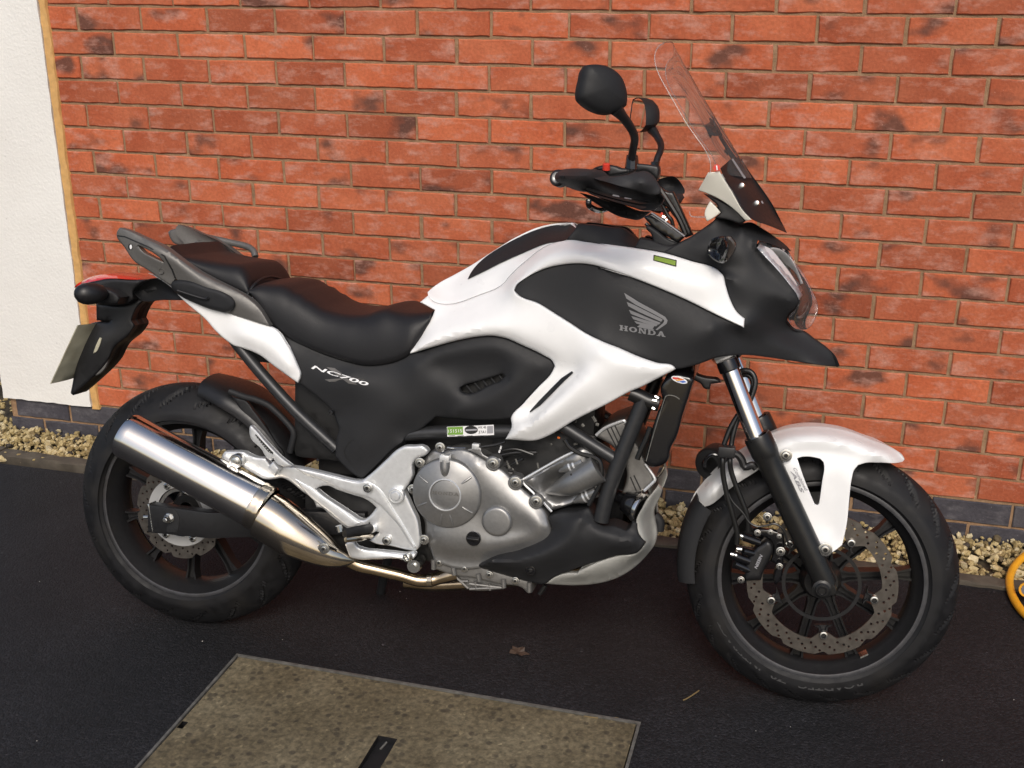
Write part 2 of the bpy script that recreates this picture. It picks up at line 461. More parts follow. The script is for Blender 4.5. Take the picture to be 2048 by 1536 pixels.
def inpoly(pts, poly):
    x, y = pts[:, 0], pts[:, 1]
    ins = np.zeros(len(pts), bool)
    n = len(poly); j = n - 1
    for i in range(n):
        xi, yi = poly[i]; xj, yj = poly[j]
        c = ((yi > y) != (yj > y)) & (x < (xj - xi) * (y - yi) / (yj - yi + 1e-12) + xi)
        ins ^= c; j = i
    return ins
def segdist(pts, poly):
    d = np.full(len(pts), 1e9)
    n = len(poly)
    for i in range(n):
        a = poly[i]; b = poly[(i + 1) % n]
        ab = b - a; L = ab @ ab + 1e-12
        t = np.clip(((pts - a) @ ab) / L, 0, 1)
        q = a + t[:, None] * ab
        d = np.minimum(d, np.linalg.norm(pts - q, axis=1))
    return d
def dens(pts, st=14.0, c=0.09):
    """a measured line as closely spaced points, so that the surface breaks along it"""
    out = []
    for a, b in zip(pts[:-1], pts[1:]):
        L = math.hypot(b[0] - a[0], b[1] - a[1]); n = max(1, int(L / st))
        for k in range(n):
            t = k / n
            out.append((a[0] + (b[0] - a[0]) * t, a[1] + (b[1] - a[1]) * t, a[2] + (b[2] - a[2]) * t, c))
    out.append((*pts[-1][:3], c))
    return out
def ln(Z, y, s, c=0.09, st=11.0):
    return dens([tuple(p) for p in catmull(g(Z, y, s), 3, False, 60)], st, c)
class Field:
    """side offset y over the photo plane, through measured points (x, y, offset[, softness])"""
    def __init__(s, ctrl, lam=0.012):
        c = np.array([(*p[:3], p[3] if len(p) > 3 else 0.55) for p in ctrl], float)
        _, idx = np.unique(np.round(c[:, :2] / 2.0), axis=0, return_index=True)
        c = c[np.sort(idx)]
        s.c = c[:, :2] / 100.0
        s.k = (c[:, 3] ** 2)[None]
        n = len(c)
        r = np.sqrt(((s.c[:, None] - s.c[None]) ** 2).sum(2) + s.k)
        A = np.zeros((n + 3, n + 3)); A[:n, :n] = r - np.eye(n) * lam
        A[:n, n] = 1; A[:n, n + 1:] = s.c; A[n:, :n] = A[:n, n:].T
        b = np.zeros(n + 3); b[:n] = c[:, 2]
        s.w = np.linalg.lstsq(A, b, rcond=1e-7)[0]
    def __call__(s, P):
        P = np.atleast_2d(np.asarray(P, float))[:, :2] / 100.0
        r = np.sqrt(((P[:, None] - s.c[None]) ** 2).sum(2) + s.k)
        n = len(s.c)
        return r @ s.w[:n] + s.w[n] + P @ s.w[n + 1:]
class MeshField:
    """side offset read back from a finished panel surface"""
    def __init__(s, vo, tri, y):
        s.a, s.b, s.c = vo[tri[:, 0]], vo[tri[:, 1]], vo[tri[:, 2]]
        s.t = tri; s.y = y; s.vo = vo
        s.d = (s.b[:, 1] - s.c[:, 1]) * (s.a[:, 0] - s.c[:, 0]) + (s.c[:, 0] - s.b[:, 0]) * (s.a[:, 1] - s.c[:, 1])
        s.d[np.abs(s.d) < 1e-9] = 1e-9
    def __call__(s, P):
        P = np.atleast_2d(np.asarray(P, float))[:, :2]; out = np.zeros(len(P))
        for i, p in enumerate(P):
            l1 = ((s.b[:, 1] - s.c[:, 1]) * (p[0] - s.c[:, 0]) + (s.c[:, 0] - s.b[:, 0]) * (p[1] - s.c[:, 1])) / s.d
            l2 = ((s.c[:, 1] - s.a[:, 1]) * (p[0] - s.c[:, 0]) + (s.a[:, 0] - s.c[:, 0]) * (p[1] - s.c[:, 1])) / s.d
            l3 = 1 - l1 - l2
            m = np.minimum(np.minimum(l1, l2), l3); k = int(np.argmax(m))
            if m[k] > -1e-3: t = s.t[k]; out[i] = l1[k] * s.y[t[0]] + l2[k] * s.y[t[1]] + l3[k] * s.y[t[2]]
            else: out[i] = s.y[np.argmin(((s.vo - p) ** 2).sum(1))]
        return out
def area2(poly):
    x, y = poly[:, 0], poly[:, 1]
    return 0.5 * np.sum(x * np.roll(y, -1) - np.roll(x, -1) * y)
def panel(name, parent, mat, outline, thick=0.008, edge=5.0, step=9.0, ctrl=(), holes=(), mirror=False,
          field=None, off=0.0, soft=None, sub=3, smooth=38, corner=50, back=True, relax=1):
    """a body panel: traced outline, surface through measured side offsets, rounded rim and real thickness.
    edge = rounding radius in px"""
    rim = max(3.0, min(5.0, step * .6))
    ol = catmull(outline, sub, True, corner, rim)
    poly = np.array([p[:2] for p in ol])
    if field is None: field = Field(dens([tuple(p) for p in ol] + [tuple(ol[0])], 13.0, 0.22) + list(ctrl))
    loops = [poly]
    for h in holes:
        loops.append(np.array([p[:2] for p in catmull(h, 3, True, corner, rim)]))
    pts = []; edges = []
    for lp in loops:
        k = len(pts)
        pts += [tuple(q) for q in lp]
        edges += [(k + i, k + (i + 1) % len(lp)) for i in range(len(lp))]
    extra = []
    for lp in loops:                       # points just inside the rims
        a = area2(lp); sgn = 1 if a > 0 else -1
        if lp is not poly: sgn = -sgn
        tn = np.roll(lp, -1, 0) - np.roll(lp, 1, 0)
        tn /= (np.linalg.norm(tn, axis=1)[:, None] + 1e-9)
        nr = np.stack([-tn[:, 1], tn[:, 0]], 1) * sgn
        for dd in (0.2, 0.55, 1.1):
            q = lp + nr * edge * dd
            ok = inpoly(q, poly)
            for h in loops[1:]: ok &= ~inpoly(q, h)
            dm = np.min([segdist(q, l2) for l2 in loops], axis=0)
            ok &= dm > edge * dd * 0.9
            extra += [tuple(v) for v in q[ok]]
    crs = np.array([p[:2] for p in ctrl if len(p) > 3 and p[3] <= .10])
    if len(crs):                           # vertices along the creases themselves
        ok = inpoly(crs, poly)
        for h in loops[1:]: ok &= ~inpoly(crs, h)
        crs = crs[ok]
    if len(crs):
        crs = crs[np.min([segdist(crs, l2) for l2 in loops], axis=0) > edge * 1.2]
        extra += [tuple(v) for v in crs]
    mn, mx = poly.min(0), poly.max(0)
    gx, gy = np.meshgrid(np.arange(mn[0] + step / 2, mx[0], step), np.arange(mn[1] + step / 2, mx[1], step))
    gx = gx + (np.arange(gx.shape[0]) % 2)[:, None] * step / 2
    q = np.stack([gx.ravel(), gy.ravel()], 1)
    if len(q):
        ok = inpoly(q, poly)
        for h in loops[1:]: ok &= ~inpoly(q, h)
        q = q[ok]
        if len(q):
            dm = np.min([segdist(q, l2) for l2 in loops], axis=0)
            q = q[dm > edge * 1.25]
            if len(crs) and len(q):
                q = q[np.min(((q[:, None] - crs[None]) ** 2).sum(2), axis=1) > (step * .62) ** 2]
            extra += [tuple(v) for v in q]
    allp = [Vector(p) for p in pts + extra]
    vo, eo, fo, _, _, _ = delaunay_2d_cdt(allp, edges, [], 0, 1e-4)
    vo = np.array([tuple(v) for v in vo])
    tri = np.array([f for f in fo if len(f) == 3])
    cen = vo[tri].mean(1)
    ok = inpoly(cen, poly)
    for h in loops[1:]: ok &= ~inpoly(cen, h)
    tri = tri[ok]
    used = np.unique(tri); remap = -np.ones(len(vo), int); remap[used] = np.arange(len(used))
    vo = vo[used]; tri = remap[tri]
    d = np.min([segdist(vo, l2) for l2 in loops], axis=0)
    s = 1 - np.clip(d / edge, 0, 1)
    c0 = poly.mean(0)
    yy = field(vo)
    if relax and not isinstance(field, MeshField):
        ij = np.concatenate([tri[:, [0, 1]], tri[:, [1, 2]], tri[:, [2, 0]]]); ij = np.concatenate([ij, ij[:, ::-1]])
        wt = 1.0 / (np.linalg.norm(vo[ij[:, 0]] - vo[ij[:, 1]], axis=1) ** 2 + 0.05)
        deg = np.bincount(ij[:, 0], weights=wt, minlength=len(vo))
        fix = d < 1e-3
        for _ in range(relax):
            av = np.bincount(ij[:, 0], weights=wt * yy[ij[:, 1]], minlength=len(vo)) / np.maximum(deg, 1e-9)
            yy = np.where(fix, yy, yy * .4 + av * .6)
    field = MeshField(vo, tri, yy + off)
    pm = ppm(c0[0], c0[1], float(yy.mean()))
    rise = (1 - np.sqrt(np.clip(1 - s**2, 0, 1))) * edge / pm
    if soft: rise = rise * soft
    y = yy + off + rise
    V = [U(a, b, yv) for (a, b), yv in zip(vo, y)]
    n = len(V)
    F = [tuple(t) for t in tri]
    # rim
    cnt = {}
    for t in tri:
        for i in range(3):
            e = (t[i], t[(i + 1) % 3]); cnt[e] = cnt.get(e, 0) + 1
    bed = [e for e in cnt if (e[1], e[0]) not in cnt]
    yb = yy + off + max(thick, edge / pm * 1.05)
    Vb = [Vector((V[i].x, yb[i], V[i].z)) for i in range(n)]
    if back:
        V2 = V + Vb
        F += [(t[2] + n, t[1] + n, t[0] + n) for t in tri]
        F += [(e[1], e[0], e[0] + n, e[1] + n) for e in bed]
    else: V2 = V
    o = from_py(name, V2, F, mat, parent, smooth)
    o_m = None
    if mirror:
        Vm = [(v[0], -v[1], v[2]) for v in V2]
        o_m = from_py(name, Vm, F, mat, parent, smooth)
    o['_'] = 0; del o['_']
    return o, field
def decal(name, parent, mat, polys, field, off=-0.0012, mirror=False, holes=None):
    """flat print lying on a panel: polygons in photo measure, dropped on the panel's surface"""
    V = []; F = []
    for pi, poly in enumerate(polys):
        P = np.array([p[:2] for p in poly], float)
        pts = [Vector(p) for p in P]; n0 = len(pts)
        edges = [(i, (i + 1) % n0) for i in range(n0)]
        mn, mx = P.min(0), P.max(0); st = max(3.0, (mx - mn).max() / 14)
        gx, gy = np.meshgrid(np.arange(mn[0], mx[0], st), np.arange(mn[1], mx[1], st))
        q = np.stack([gx.ravel(), gy.ravel()], 1)
        q = q[inpoly(q, P)]
        if len(q): q = q[segdist(q, P) > st * .4]
        vo, eo, fo, _, _, _ = delaunay_2d_cdt(pts + [Vector(v) for v in q], edges, [], 1, 1e-5)
        vo = np.array([tuple(v) for v in vo])
        b = len(V)
        yv = field(vo) if callable(field) else np.full(len(vo), field)
        V += [U(a, c, y + off) for (a, c), y in zip(vo, yv)]
        F += [tuple(i + b for i in f) for f in fo]
    F = [f for f in F]
    o = from_py(name, V, F, mat, parent, 0, recalc=False)
    me = o.data
    # face outwards
    bm = bmesh.new(); bm.from_mesh(me)
    for f in bm.faces:
        f.normal_update()
        if f.normal.y > 0: f.normal_flip()
    bm.to_mesh(me); bm.free()
    if mirror:
        from_py(name, [(v[0], -v[1], v[2]) for v in V], [f[::-1] for f in F], mat, parent, 0, recalc=False)
    return o
def text_polys(s, shear=0.0, bold=0.0, spacing=1.0):
    """triangles of a line of type in a unit box (width, height)"""
    cu = bpy.data.curves.new('type', 'FONT')
    cu.body = s; cu.shear = shear; cu.offset = bold; cu.space_character = spacing; cu.resolution_u = 4
    ob = bpy.data.objects.new('type', cu); COL.objects.link(ob)
    dg = bpy.context.evaluated_depsgraph_get()
    me = bpy.data.meshes.new_from_object(ob.evaluated_get(dg))
    V = np.array([v.co[:2] for v in me.vertices]); F = [tuple(p.vertices) for p in me.polygons]
    bpy.data.objects.remove(ob); bpy.data.curves.remove(cu); bpy.data.meshes.remove(me)
    mn, mx = V.min(0), V.max(0)
    return (V - mn) / (mx - mn), F
def print_text(name, parent, mat, s, p0, p1, hpx, field, off=-0.0012, shear=0.0, bold=0.0, vdir=None, tri=None):
    """type set from photo point p0 to p1 with cap height hpx"""
    V, F = tri if tri else text_polys(s, shear, bold)
    a = np.array(p0, float); b = np.array(p1, float)
    u = b - a; v = np.array([u[1], -u[0]]) / np.linalg.norm(u) * hpx if vdir is None else np.array(vdir, float)
    W = a + V[:, :1] * u + V[:, 1:] * v
    yv = field(W) if callable(field) else np.full(len(W), field)
    VV = [U(q[0], q[1], y + off) for q, y in zip(W, yv)]
    o = from_py(name, VV, F, mat, parent, 0, recalc=False)
    bm = bmesh.new(); bm.from_mesh(o.data)
    for f in bm.faces:
        f.normal_update()
        if f.normal.y > 0: f.normal_flip()
    bm.to_mesh(o.data); bm.free()
    return o
def slab_word():
    """HONDA in slab serif capitals as unit-box triangles"""
    def bar(x0, x1, y0, y1): return [(x0, y0), (x1, y0), (x1, y1), (x0, y1)]
    s, t = 0.26, 0.17
    L = {}
    L['H'] = [bar(.08, .08 + s, 0, 1), bar(.66, .66 + s, 0, 1), bar(.30, .70, .41, .59), bar(0, .42, 0, t), bar(.58, 1, 0, t), bar(0, .42, 1 - t, 1), bar(.58, 1, 1 - t, 1)]
    ring = []
    n = 20
    for i in range(n):
        a0, a1 = 2 * PI * i / n, 2 * PI * (i + 1) / n
        ring.append([(.5 + .5 * math.cos(a0), .5 + .5 * math.sin(a0)), (.5 + .5 * math.cos(a1), .5 + .5 * math.sin(a1)),
                     (.5 + .23 * math.cos(a1), .5 + .30 * math.sin(a1)), (.5 + .23 * math.cos(a0), .5 + .30 * math.sin(a0))])
    L['O'] = ring
    L['N'] = [bar(.08, .26, 0, 1), bar(.74, .92, 0, 1), [(.08, 1), (.36, 1), (.92, 0), (.66, 0)], bar(0, .38, 0, t), bar(.62, 1, 1 - t, 1)]
    dd = [bar(.08, .08 + s, 0, 1), bar(0, .5, 0, t), bar(0, .5, 1 - t, 1)]
    for i in range(10):
        a0, a1 = -PI / 2 + PI * i / 10, -PI / 2 + PI * (i + 1) / 10
        dd.append([(.48 + .5 * math.cos(a0), .5 + .5 * math.sin(a0)), (.48 + .5 * math.cos(a1), .5 + .5 * math.sin(a1)),
                   (.48 + .24 * math.cos(a1), .5 + .33 * math.sin(a1)), (.48 + .24 * math.cos(a0), .5 + .33 * math.sin(a0))])
    L['D'] = dd
    L['A'] = [[(.38, 1), (.62, 1), (.30, 0), (.06, 0)], [(.38, 1), (.62, 1), (.96, 0), (.66, 0)], bar(.26, .76, .22, .38), bar(-.04, .38, 0, t), bar(.6, 1.04, 0, t)]
    V = []; F = []
    for i, ch in enumerate('HONDA'):
        for j, q in enumerate(L[ch]):
            b = len(V)
            V += [((i * 1.14 + x) / (4 * 1.14 + 1), y) for x, y in q]; F.append(tuple(range(b, b + len(q))))
    return np.array(V), F

def ringpts(c, d, r, n, ref=None):
    d = Vector(d).normalized()
    ref = Vector(ref) if ref is not None else (Vector((0, 0, 1)) if abs(d.z) < .9 else Vector((1, 0, 0)))
    a = d.cross(ref).normalized(); b = d.cross(a).normalized()
    return [c + a * (r * math.cos(2 * PI * i / n)) + b * (r * math.sin(2 * PI * i / n)) for i in range(n)]
def tube_geo(path, r, n=14, sub=5, cap=True):
    P = [Vector(p) for p in path]
    if sub > 1 and len(P) > 2:
        P = [Vector(p) for p in catmull3(P, sub)]
    R = r if isinstance(r, (list, tuple)) else [r] * len(P)
    if len(R) != len(P):
        xs = np.linspace(0, 1, len(R)); R = list(np.interp(np.linspace(0, 1, len(P)), xs, R))
    V = []; F = []
    prev = None
    for i, p in enumerate(P):
        d = (P[min(i + 1, len(P) - 1)] - P[max(i - 1, 0)]).normalized()
        if prev is None:
            a = d.orthogonal().normalized()
        else:
            a = (prev - d * prev.dot(d)).normalized()
        prev = a
        b = d.cross(a)
        for k in range(n):
            t = 2 * PI * k / n
            V.append(p + (a * math.cos(t) + b * math.sin(t)) * R[i])
    for i in range(len(P) - 1):
        for k in range(n):
            F.append((i * n + k, i * n + (k + 1) % n, (i + 1) * n + (k + 1) % n, (i + 1) * n + k))
    if cap:
        F.append(tuple(range(n))[::-1]); F.append(tuple(range((len(P) - 1) * n, len(P) * n)))
    return V, F
def catmull3(P, n):
    out = []
    N = len(P)
    for i in range(N - 1):
        p0 = P[i - 1] if i > 0 else P[i] * 2 - P[i + 1]
        p1, p2 = P[i], P[i + 1]
        p3 = P[i + 2] if i + 2 < N else P[i + 1] * 2 - P[i]
        for k in range(n):
            t = k / n
            out.append(0.5 * ((2 * p1) + (p2 - p0) * t + (2 * p0 - 5 * p1 + 4 * p2 - p3) * t * t + (3 * p1 - p0 - 3 * p2 + p3) * t**3))
    out.append(P[-1])
    return out
def tube(name, parent, mat, path, r, n=14, sub=5, mirror=False, cap=True):
    V, F = tube_geo(path, r, n, sub, cap)
    o = from_py(name, V, F, mat, parent)
    if mirror: from_py(name, [(v.x, -v.y, v.z) for v in V], F, mat, parent)
    return o
def pxs(Z, y, s): return [U(*p) for p in g(Z, y, s)]
def lathe_geo(c, axis, prof, n=48, closed_prof=False):
    """prof: (along axis, radius)"""
    axis = Vector(axis).normalized()
    V = []; F = []; m = len(prof)
    ref = Vector((0, 0, 1)) if abs(axis.z) < .9 else Vector((1, 0, 0))
    a = axis.cross(ref).normalized(); b = axis.cross(a).normalized()
    for h, r in prof:
        for k in range(n):
            t = 2 * PI * k / n
            V.append(Vector(c) + axis * h + (a * math.cos(t) + b * math.sin(t)) * max(r, 1e-5))
    for i in range(m if closed_prof else m - 1):
        j = (i + 1) % m
        for k in range(n):
            F.append((i * n + k, i * n + (k + 1) % n, j * n + (k + 1) % n, j * n + k))
    return V, F
def lathe(name, parent, mat, c, axis, prof, n=48, closed=False, smooth=35):
    V, F = lathe_geo(c, axis, prof, n, closed)
    return from_py(name, V, F, mat, parent, smooth)
def bolt(parent, px, py, y, r, mat='bolt_steel', name='bolt', collar=None, h=None):
    """socket head bolt seen from the side; r in metres"""
    c = U(px, py, y); h = h or r * 0.55
    n = 18
    prof = [(0.004, r), (-h * .55, r), (-h * .9, r * .86), (-h, r * .62), (-h, r * .46), (-h * .2, r * .42), (-h * .2, 0)]
    V, F = lathe_geo(c, (0, 1, 0), prof, n)
    mi = [0] * (4 * n) + [1] * (2 * n)
    if collar:
        b = len(V)
        V2, F2 = lathe_geo(c, (0, 1, 0), [(0.004, collar), (-h * .25, collar), (-h * .3, collar * .93), (-h * .3, r * .9)], n)
        V += V2; F += [tuple(i + b for i in f) for f in F2]; mi += [2] * len(F2)
    return from_py(name, V, F, [mat, 'decal_black', mat], parent, 40, mi=mi)
def box_geo(x0, x1, y0, y1, z0, z1):
    V = [Vector((x, y, z)) for x in (x0, x1) for y in (y0, y1) for z in (z0, z1)]
    F = [(0, 1, 3, 2), (4, 6, 7, 5), (0, 4, 5, 1), (2, 3, 7, 6), (0, 2, 6, 4), (1, 5, 7, 3)]
    return V, F
def bevel_obj(o, w, seg=2):
    bm = bmesh.new(); bm.from_mesh(o.data)
    bmesh.ops.bevel(bm, geom=list(bm.edges), offset=w, segments=seg, affect='EDGES', profile=0.6)
    bm.to_mesh(o.data); bm.free()
    o.data.polygons.foreach_set('use_smooth', [True] * len(o.data.polygons)); o.data.set_sharp_from_angle(angle=math.radians(40))
def box(name, parent, mat, x0, x1, y0, y1, z0, z1, bev=0.004):
    V, F = box_geo(x0, x1, y0, y1, z0, z1)
    o = from_py(name, V, F, mat, parent, 0)
    if bev: bevel_obj(o, bev)
    return o
# ================================================================== SETTING
def sheet(name, V, F, mat, kind='structure'):
    o = from_py(name, V, F, mat, None, 0)
    for p in o.data.polygons:
        if p.normal.z < 0: p.flip()
    o['kind'] = kind
    return o
sheet('soil_ground', [(-90, -90, -.06), (90, -90, -.06), (90, 90, -.06), (-90, 90, -.06)], [(0, 1, 2, 3)], 'soil')
CT = [Vector((-.105, -1.122, 0)), Vector((.897, -1.132, 0)), Vector((.889, -2.02, 0)), Vector((-.113, -2.01, 0))]
xs = [-90, CT[0].x, CT[1].x, 90]
TV = [(-90, -.287, 0), (CT[0].x, -.287, 0), (CT[1].x, -.287, 0), (90, -.287, 0),
      (-90, CT[0].y, 0), tuple(CT[0]), tuple(CT[1]), (90, CT[1].y, 0),
      (-90, CT[3].y, 0), tuple(CT[3]), tuple(CT[2]), (90, CT[2].y, 0),
      (-90, -90, 0), (CT[3].x, -90, 0), (CT[2].x, -90, 0), (90, -90, 0)]
TF = []
for r in range(3):
    for c in range(3):
        if r == 1 and c == 1: continue
        a = r * 4 + c
        TF.append((a, a + 1, a + 5, a + 4))
sheet('tarmac_drive', TV, TF, 'tarmac')

# ---- brick wall
wall = empty('brick_wall', (0.3, 0.05, 0))
tag(wall, 'red brick house wall with sandy mortar and blue brick plinth behind the motorcycle', 'wall')
BL, BC = .225, .075
Z0 = 1.4727
def brick_geo(L, H, rnd, D=0.014, n_long=9):
    """front face with a worn outline, chamfer, and returns back into the joint"""
    hx, hz = L / 2, H / 2
    per = []
    nl = max(2, int(round(n_long * L / .215)))
    for i in range(nl): per.append((-hx + L * i / nl, hz, 0))
    for i in range(2): per.append((hx, hz - H * i / 2, 1))
    for i in range(nl): per.append((hx - L * i / nl, -hz, 2))
    for i in range(2): per.append((-hx, -hz + H * i / 2, 3))
    tw = rnd.uniform(-.0012, .0012)
    fr = []; ou = []; bk = []
    for (x, z, sd) in per:
        jz = rnd.gauss(0, .00055) if sd in (0, 2) else rnd.gauss(0, .0004)
        if sd == 2 and rnd.random() < .2: jz -= abs(rnd.gauss(0, .0012))
        jx = rnd.gauss(0, .0005)
        x2, z2 = x + jx, z + jz + tw * x / hx
        k = .0028
        fr.append((x2 - math.copysign(k, x2) * (1 if sd in (1, 3) or abs(abs(x) - hx) < 1e-6 else 0),
                   0, z2 - math.copysign(k, z2) * (1 if abs(abs(z) - hz) < 1e-6 else 0)))
        ou.append((x2, .0030, z2)); bk.append((x2, D, z2))
    n = len(per)
    V = fr + ou + bk
    F = [tuple(range(n))]
    for a in (0, n):
        for i in range(n):
            j = (i + 1) % n
            F.append((a + i, a + n + i, a + n + j, a + j))
    return V, F
def brick_mesh(L, H, rnd, mat, D=.014):
    V, F = brick_geo(L, H, rnd, D)
    me = bpy.data.meshes.new('brick')
    me.from_pydata(V, [], F); me.update()
    bm = bmesh.new(); bm.from_mesh(me); bmesh.ops.recalc_face_normals(bm, faces=bm.faces)
    if sum(f.normal.y for f in bm.faces if len(f.verts) > 8) > 0:
        for f in bm.faces: f.normal_flip()
    bm.to_mesh(me); bm.free()
    me.materials.append(MATS[mat])
    me.polygons.foreach_set('use_smooth', [True] * len(me.polygons)); me.set_sharp_from_angle(angle=math.radians(40))
    return me
rb = random.Random(3)
red_pool = [brick_mesh(.2166, .0668, rb, 'brick_red') for _ in range(14)]
blue_pool = [brick_mesh(.2166, .0668, rb, 'brick_blue') for _ in range(6)]
XL, XR = -1.218, 2.02
stuffV, stuffF = [], []
nred = 0
for c in range(-18, 19):
    zc = Z0 - BC * (c - .5)
    offk = (.54 if c % 2 == 0 else .01) + rb.uniform(-.02, .02)
    for k in range(-7, 19):
        x0, x1 = (k + offk) * BL + .0043, (k + 1 + offk) * BL - .0043
        x0 += rb.uniform(-.0018, .0018); x1 += rb.uniform(-.0018, .0018)
        if x1 < XL + .02 or x0 > 4.0: continue
        cut = x0 < XL
        if cut: x0 = XL
        xc = (x0 + x1) / 2
        yo = rb.uniform(-.0016, .0012)
        rot = rb.uniform(-.004, .004)
        if c < 0 or xc > XR:
            V, F = brick_geo(x1 - x0, .0668, rb)
            b = len(stuffV)
            stuffV += [(v[0] + xc, v[1] + yo, v[2] + zc) for v in V]
            stuffF += [tuple(i + b for i in f) for f in F]
            continue
        me = brick_mesh(x1 - x0, .0668, rb, 'brick_red') if cut else rb.choice(red_pool)
        o = bpy.data.objects.new('brick', me); COL.objects.link(o); o.parent = wall
        o.matrix_parent_inverse = Matrix.Translation(-wall.location)
        o.location = (xc, yo, zc); o.rotation_euler = (0, rot, 0)
        if not cut: o.scale = ((x1 - x0) / .2166, 1, 1)
        nred += 1
o = from_py('brick_field', [Vector(v) - wall.location for v in stuffV], stuffF, 'brick_red', wall, 40)
o['kind'] = 'stuff'
for c in (19, 20, 21):
    zc = Z0 - BC * (c - .5)
    offk = (.52 if c % 2 == 0 else .02) + rb.uniform(-.02, .02)
    for k in range(-8, 12):
        x0, x1 = (k + offk) * BL + .0043, (k + 1 + offk) * BL - .0043
        if x1 < -1.597 + .03 or x0 > 2.3: continue
        cut = x0 < -1.597
        if cut: x0 = -1.597
        if c == 21 and cut is False and x0 > 2.0: continue
        me = brick_mesh(x1 - x0, .0668, rb, 'brick_blue', .10) if (cut or x0 < -1.5) else rb.choice(blue_pool)
        o = bpy.data.objects.new('plinth_brick', me); COL.objects.link(o); o.parent = wall
        o.matrix_parent_inverse = Matrix.Translation(-wall.location)
        o.location = ((x0 + x1) / 2, rb.uniform(-.001, .001), zc); o.rotation_euler = (0, rb.uniform(-.003, .003), 0)
V, F = box_geo(-1.592, 4.0, .0052, .30, -.12, 2.82)
# the mortar face, slightly uneven so that the joints are not ruled
gx = np.linspace(-1.592, 4.0, 280); gz = np.linspace(-.12, 2.82, 200)
V = []; F = []
for iz, z in enumerate(gz):
    for ix, x in enumerate(gx):
        V.append((x, .0052 + .0012 * math.sin(x * 41 + z * 23) * math.sin(z * 57 - x * 13) + rb.gauss(0, .0005), z))
nx = len(gx)
for iz in range(len(gz) - 1):
    for ix in range(nx - 1):
        a = iz * nx + ix
        F.append((a, a + 1, a + nx + 1, a + nx))
b = len(V)
V += [(-1.592, .0052, -.12), (-1.592, 3.0, -.12), (4.0, 3.0, -.12), (4.0, .0052, -.12), (-1.592, .0052, 2.82), (-1.592, 3.0, 2.82), (4.0, 3.0, 2.82), (4.0, .0052, 2.82)]
F += [(b, b + 1, b + 5, b + 4), (b + 1, b + 2, b + 6, b + 5), (b + 2, b + 3, b + 7, b + 6), (b + 4, b + 5, b + 6, b + 7)]
from_py('mortar', [Vector(v) - wall.location for v in V], F, 'mortar_brown', wall, 60)

# ---- rendered corner of the wall
rw = empty('rendered_wall', (-1.42, 0, 0))
tag(rw, 'white rendered wall corner left of the red bricks', 'wall')
def rough_box(x0, x1, y0, y1, z0, z1, nx, nz):
    V = []; F = []
    for iz in range(nz + 1):
        for ix in range(nx + 1):
            x = x0 + (x1 - x0) * ix / nx; z = z0 + (z1 - z0) * iz / nz
            edge = ix in (0, nx) or iz == 0
            V.append((x + (rb.gauss(0, .0008) if edge else 0), y0 + rb.gauss(0, .0005), z + (rb.gauss(0, .0008) if iz == 0 else 0)))
    for iz in range(nz):
        for ix in range(nx):
            a = iz * (nx + 1) + ix
            F.append((a, a + 1, a + nx + 2, a + nx + 1))
    # returns
    def strip(idx):
        b = len(V)
        for i in idx: V.append((V[i][0], y1, V[i][2]))
        for k in range(len(idx) - 1): F.append((idx[k], idx[k + 1], b + k + 1, b + k))
    strip([iz * (nx + 1) for iz in range(nz + 1)]); strip([iz * (nx + 1) + nx for iz in range(nz + 1)])
    strip(list(range(nx + 1))); strip([nz * (nx + 1) + i for i in range(nx + 1)])
    return V, F
V, F = rough_box(-1.606, -1.246, -.012, .0045, .1205, 2.82, 14, 90)
from_py('render_coat', [Vector(v) - rw.location for v in V], F, 'wall_render', rw, 50)
V, F = box_geo(-1.606, -1.593, .0046, 3.0, .1205, 2.82)
from_py('render_return', [Vector(v) - rw.location for v in V], F, 'wall_render', rw, 0)
# bead of sealant between render and brick: wavy edges
V = []; F = []
nz = 120
for i in range(nz + 1):
    z = .112 + (2.82 - .112) * i / nz
    a = -1.247 + .0012 * math.sin(i * 1.7) + rb.gauss(0, .0007)
    bb = -1.2165 + .0020 * math.sin(i * .9 + 1) + rb.gauss(0, .0012)
    V += [(a, .004, z), (a + .004, -.0085 + rb.gauss(0, .0006), z), ((a + bb) / 2, -.0065 + rb.gauss(0, .001), z), (bb - .004, -.006, z), (bb, .004, z)]
for i in range(nz):
    for k in range(4):
        F.append((i * 5 + k, i * 5 + k + 1, i * 5 + k + 6, i * 5 + k + 5))
from_py('sealant_bead', [Vector(v) - rw.location for v in V], F, 'sealant', rw, 60)

# ---- edging kerb
def edging(name, P, Q, wid, z0, z1, label):
    P, Q = Vector(P), Vector(Q)
    d = (Q - P).normalized(); n = Vector((-d.y, d.x, 0))
    L = (Q - P).length; m = int(L / .03)
    V = []; F = []
    for i in range(m + 1):
        c = P + d * (L * i / m)
        j = lambda s: rb.gauss(0, s)
        V += [c - n * 0 + Vector((0, j(.0015), z0)), c + Vector((0, j(.002), z1 - .004 + j(.001))), c + n * .004 + Vector((0, 0, z1 + j(.0012))),
              c + n * (wid - .004) + Vector((0, 0, z1 + j(.0012))), c + n * wid + Vector((0, j(.001), z1 - .004)), c + n * wid + Vector((0, 0, z0))]
    for i in range(m):
        for k in range(5): F.append((i * 6 + k, i * 6 + k + 1, i * 6 + k + 7, i * 6 + k + 6))
    F += [tuple(range(6)), tuple(range(m * 6, m * 6 + 6))[::-1]]
    c = (P + Q) / 2
    o = from_py(name, [v - c for v in V], F, 'edging_concrete', None, 40)
    o.location = c
    return o
e1 = edging('edging_kerb', (-1.475, -.243, 0), (.36, -.292, 0), .052, -.06, .012, '')
tag(e1, 'thin concrete edging kerb between gravel and tarmac, behind the rear wheel', 'kerb', 'concrete edging along the gravel')
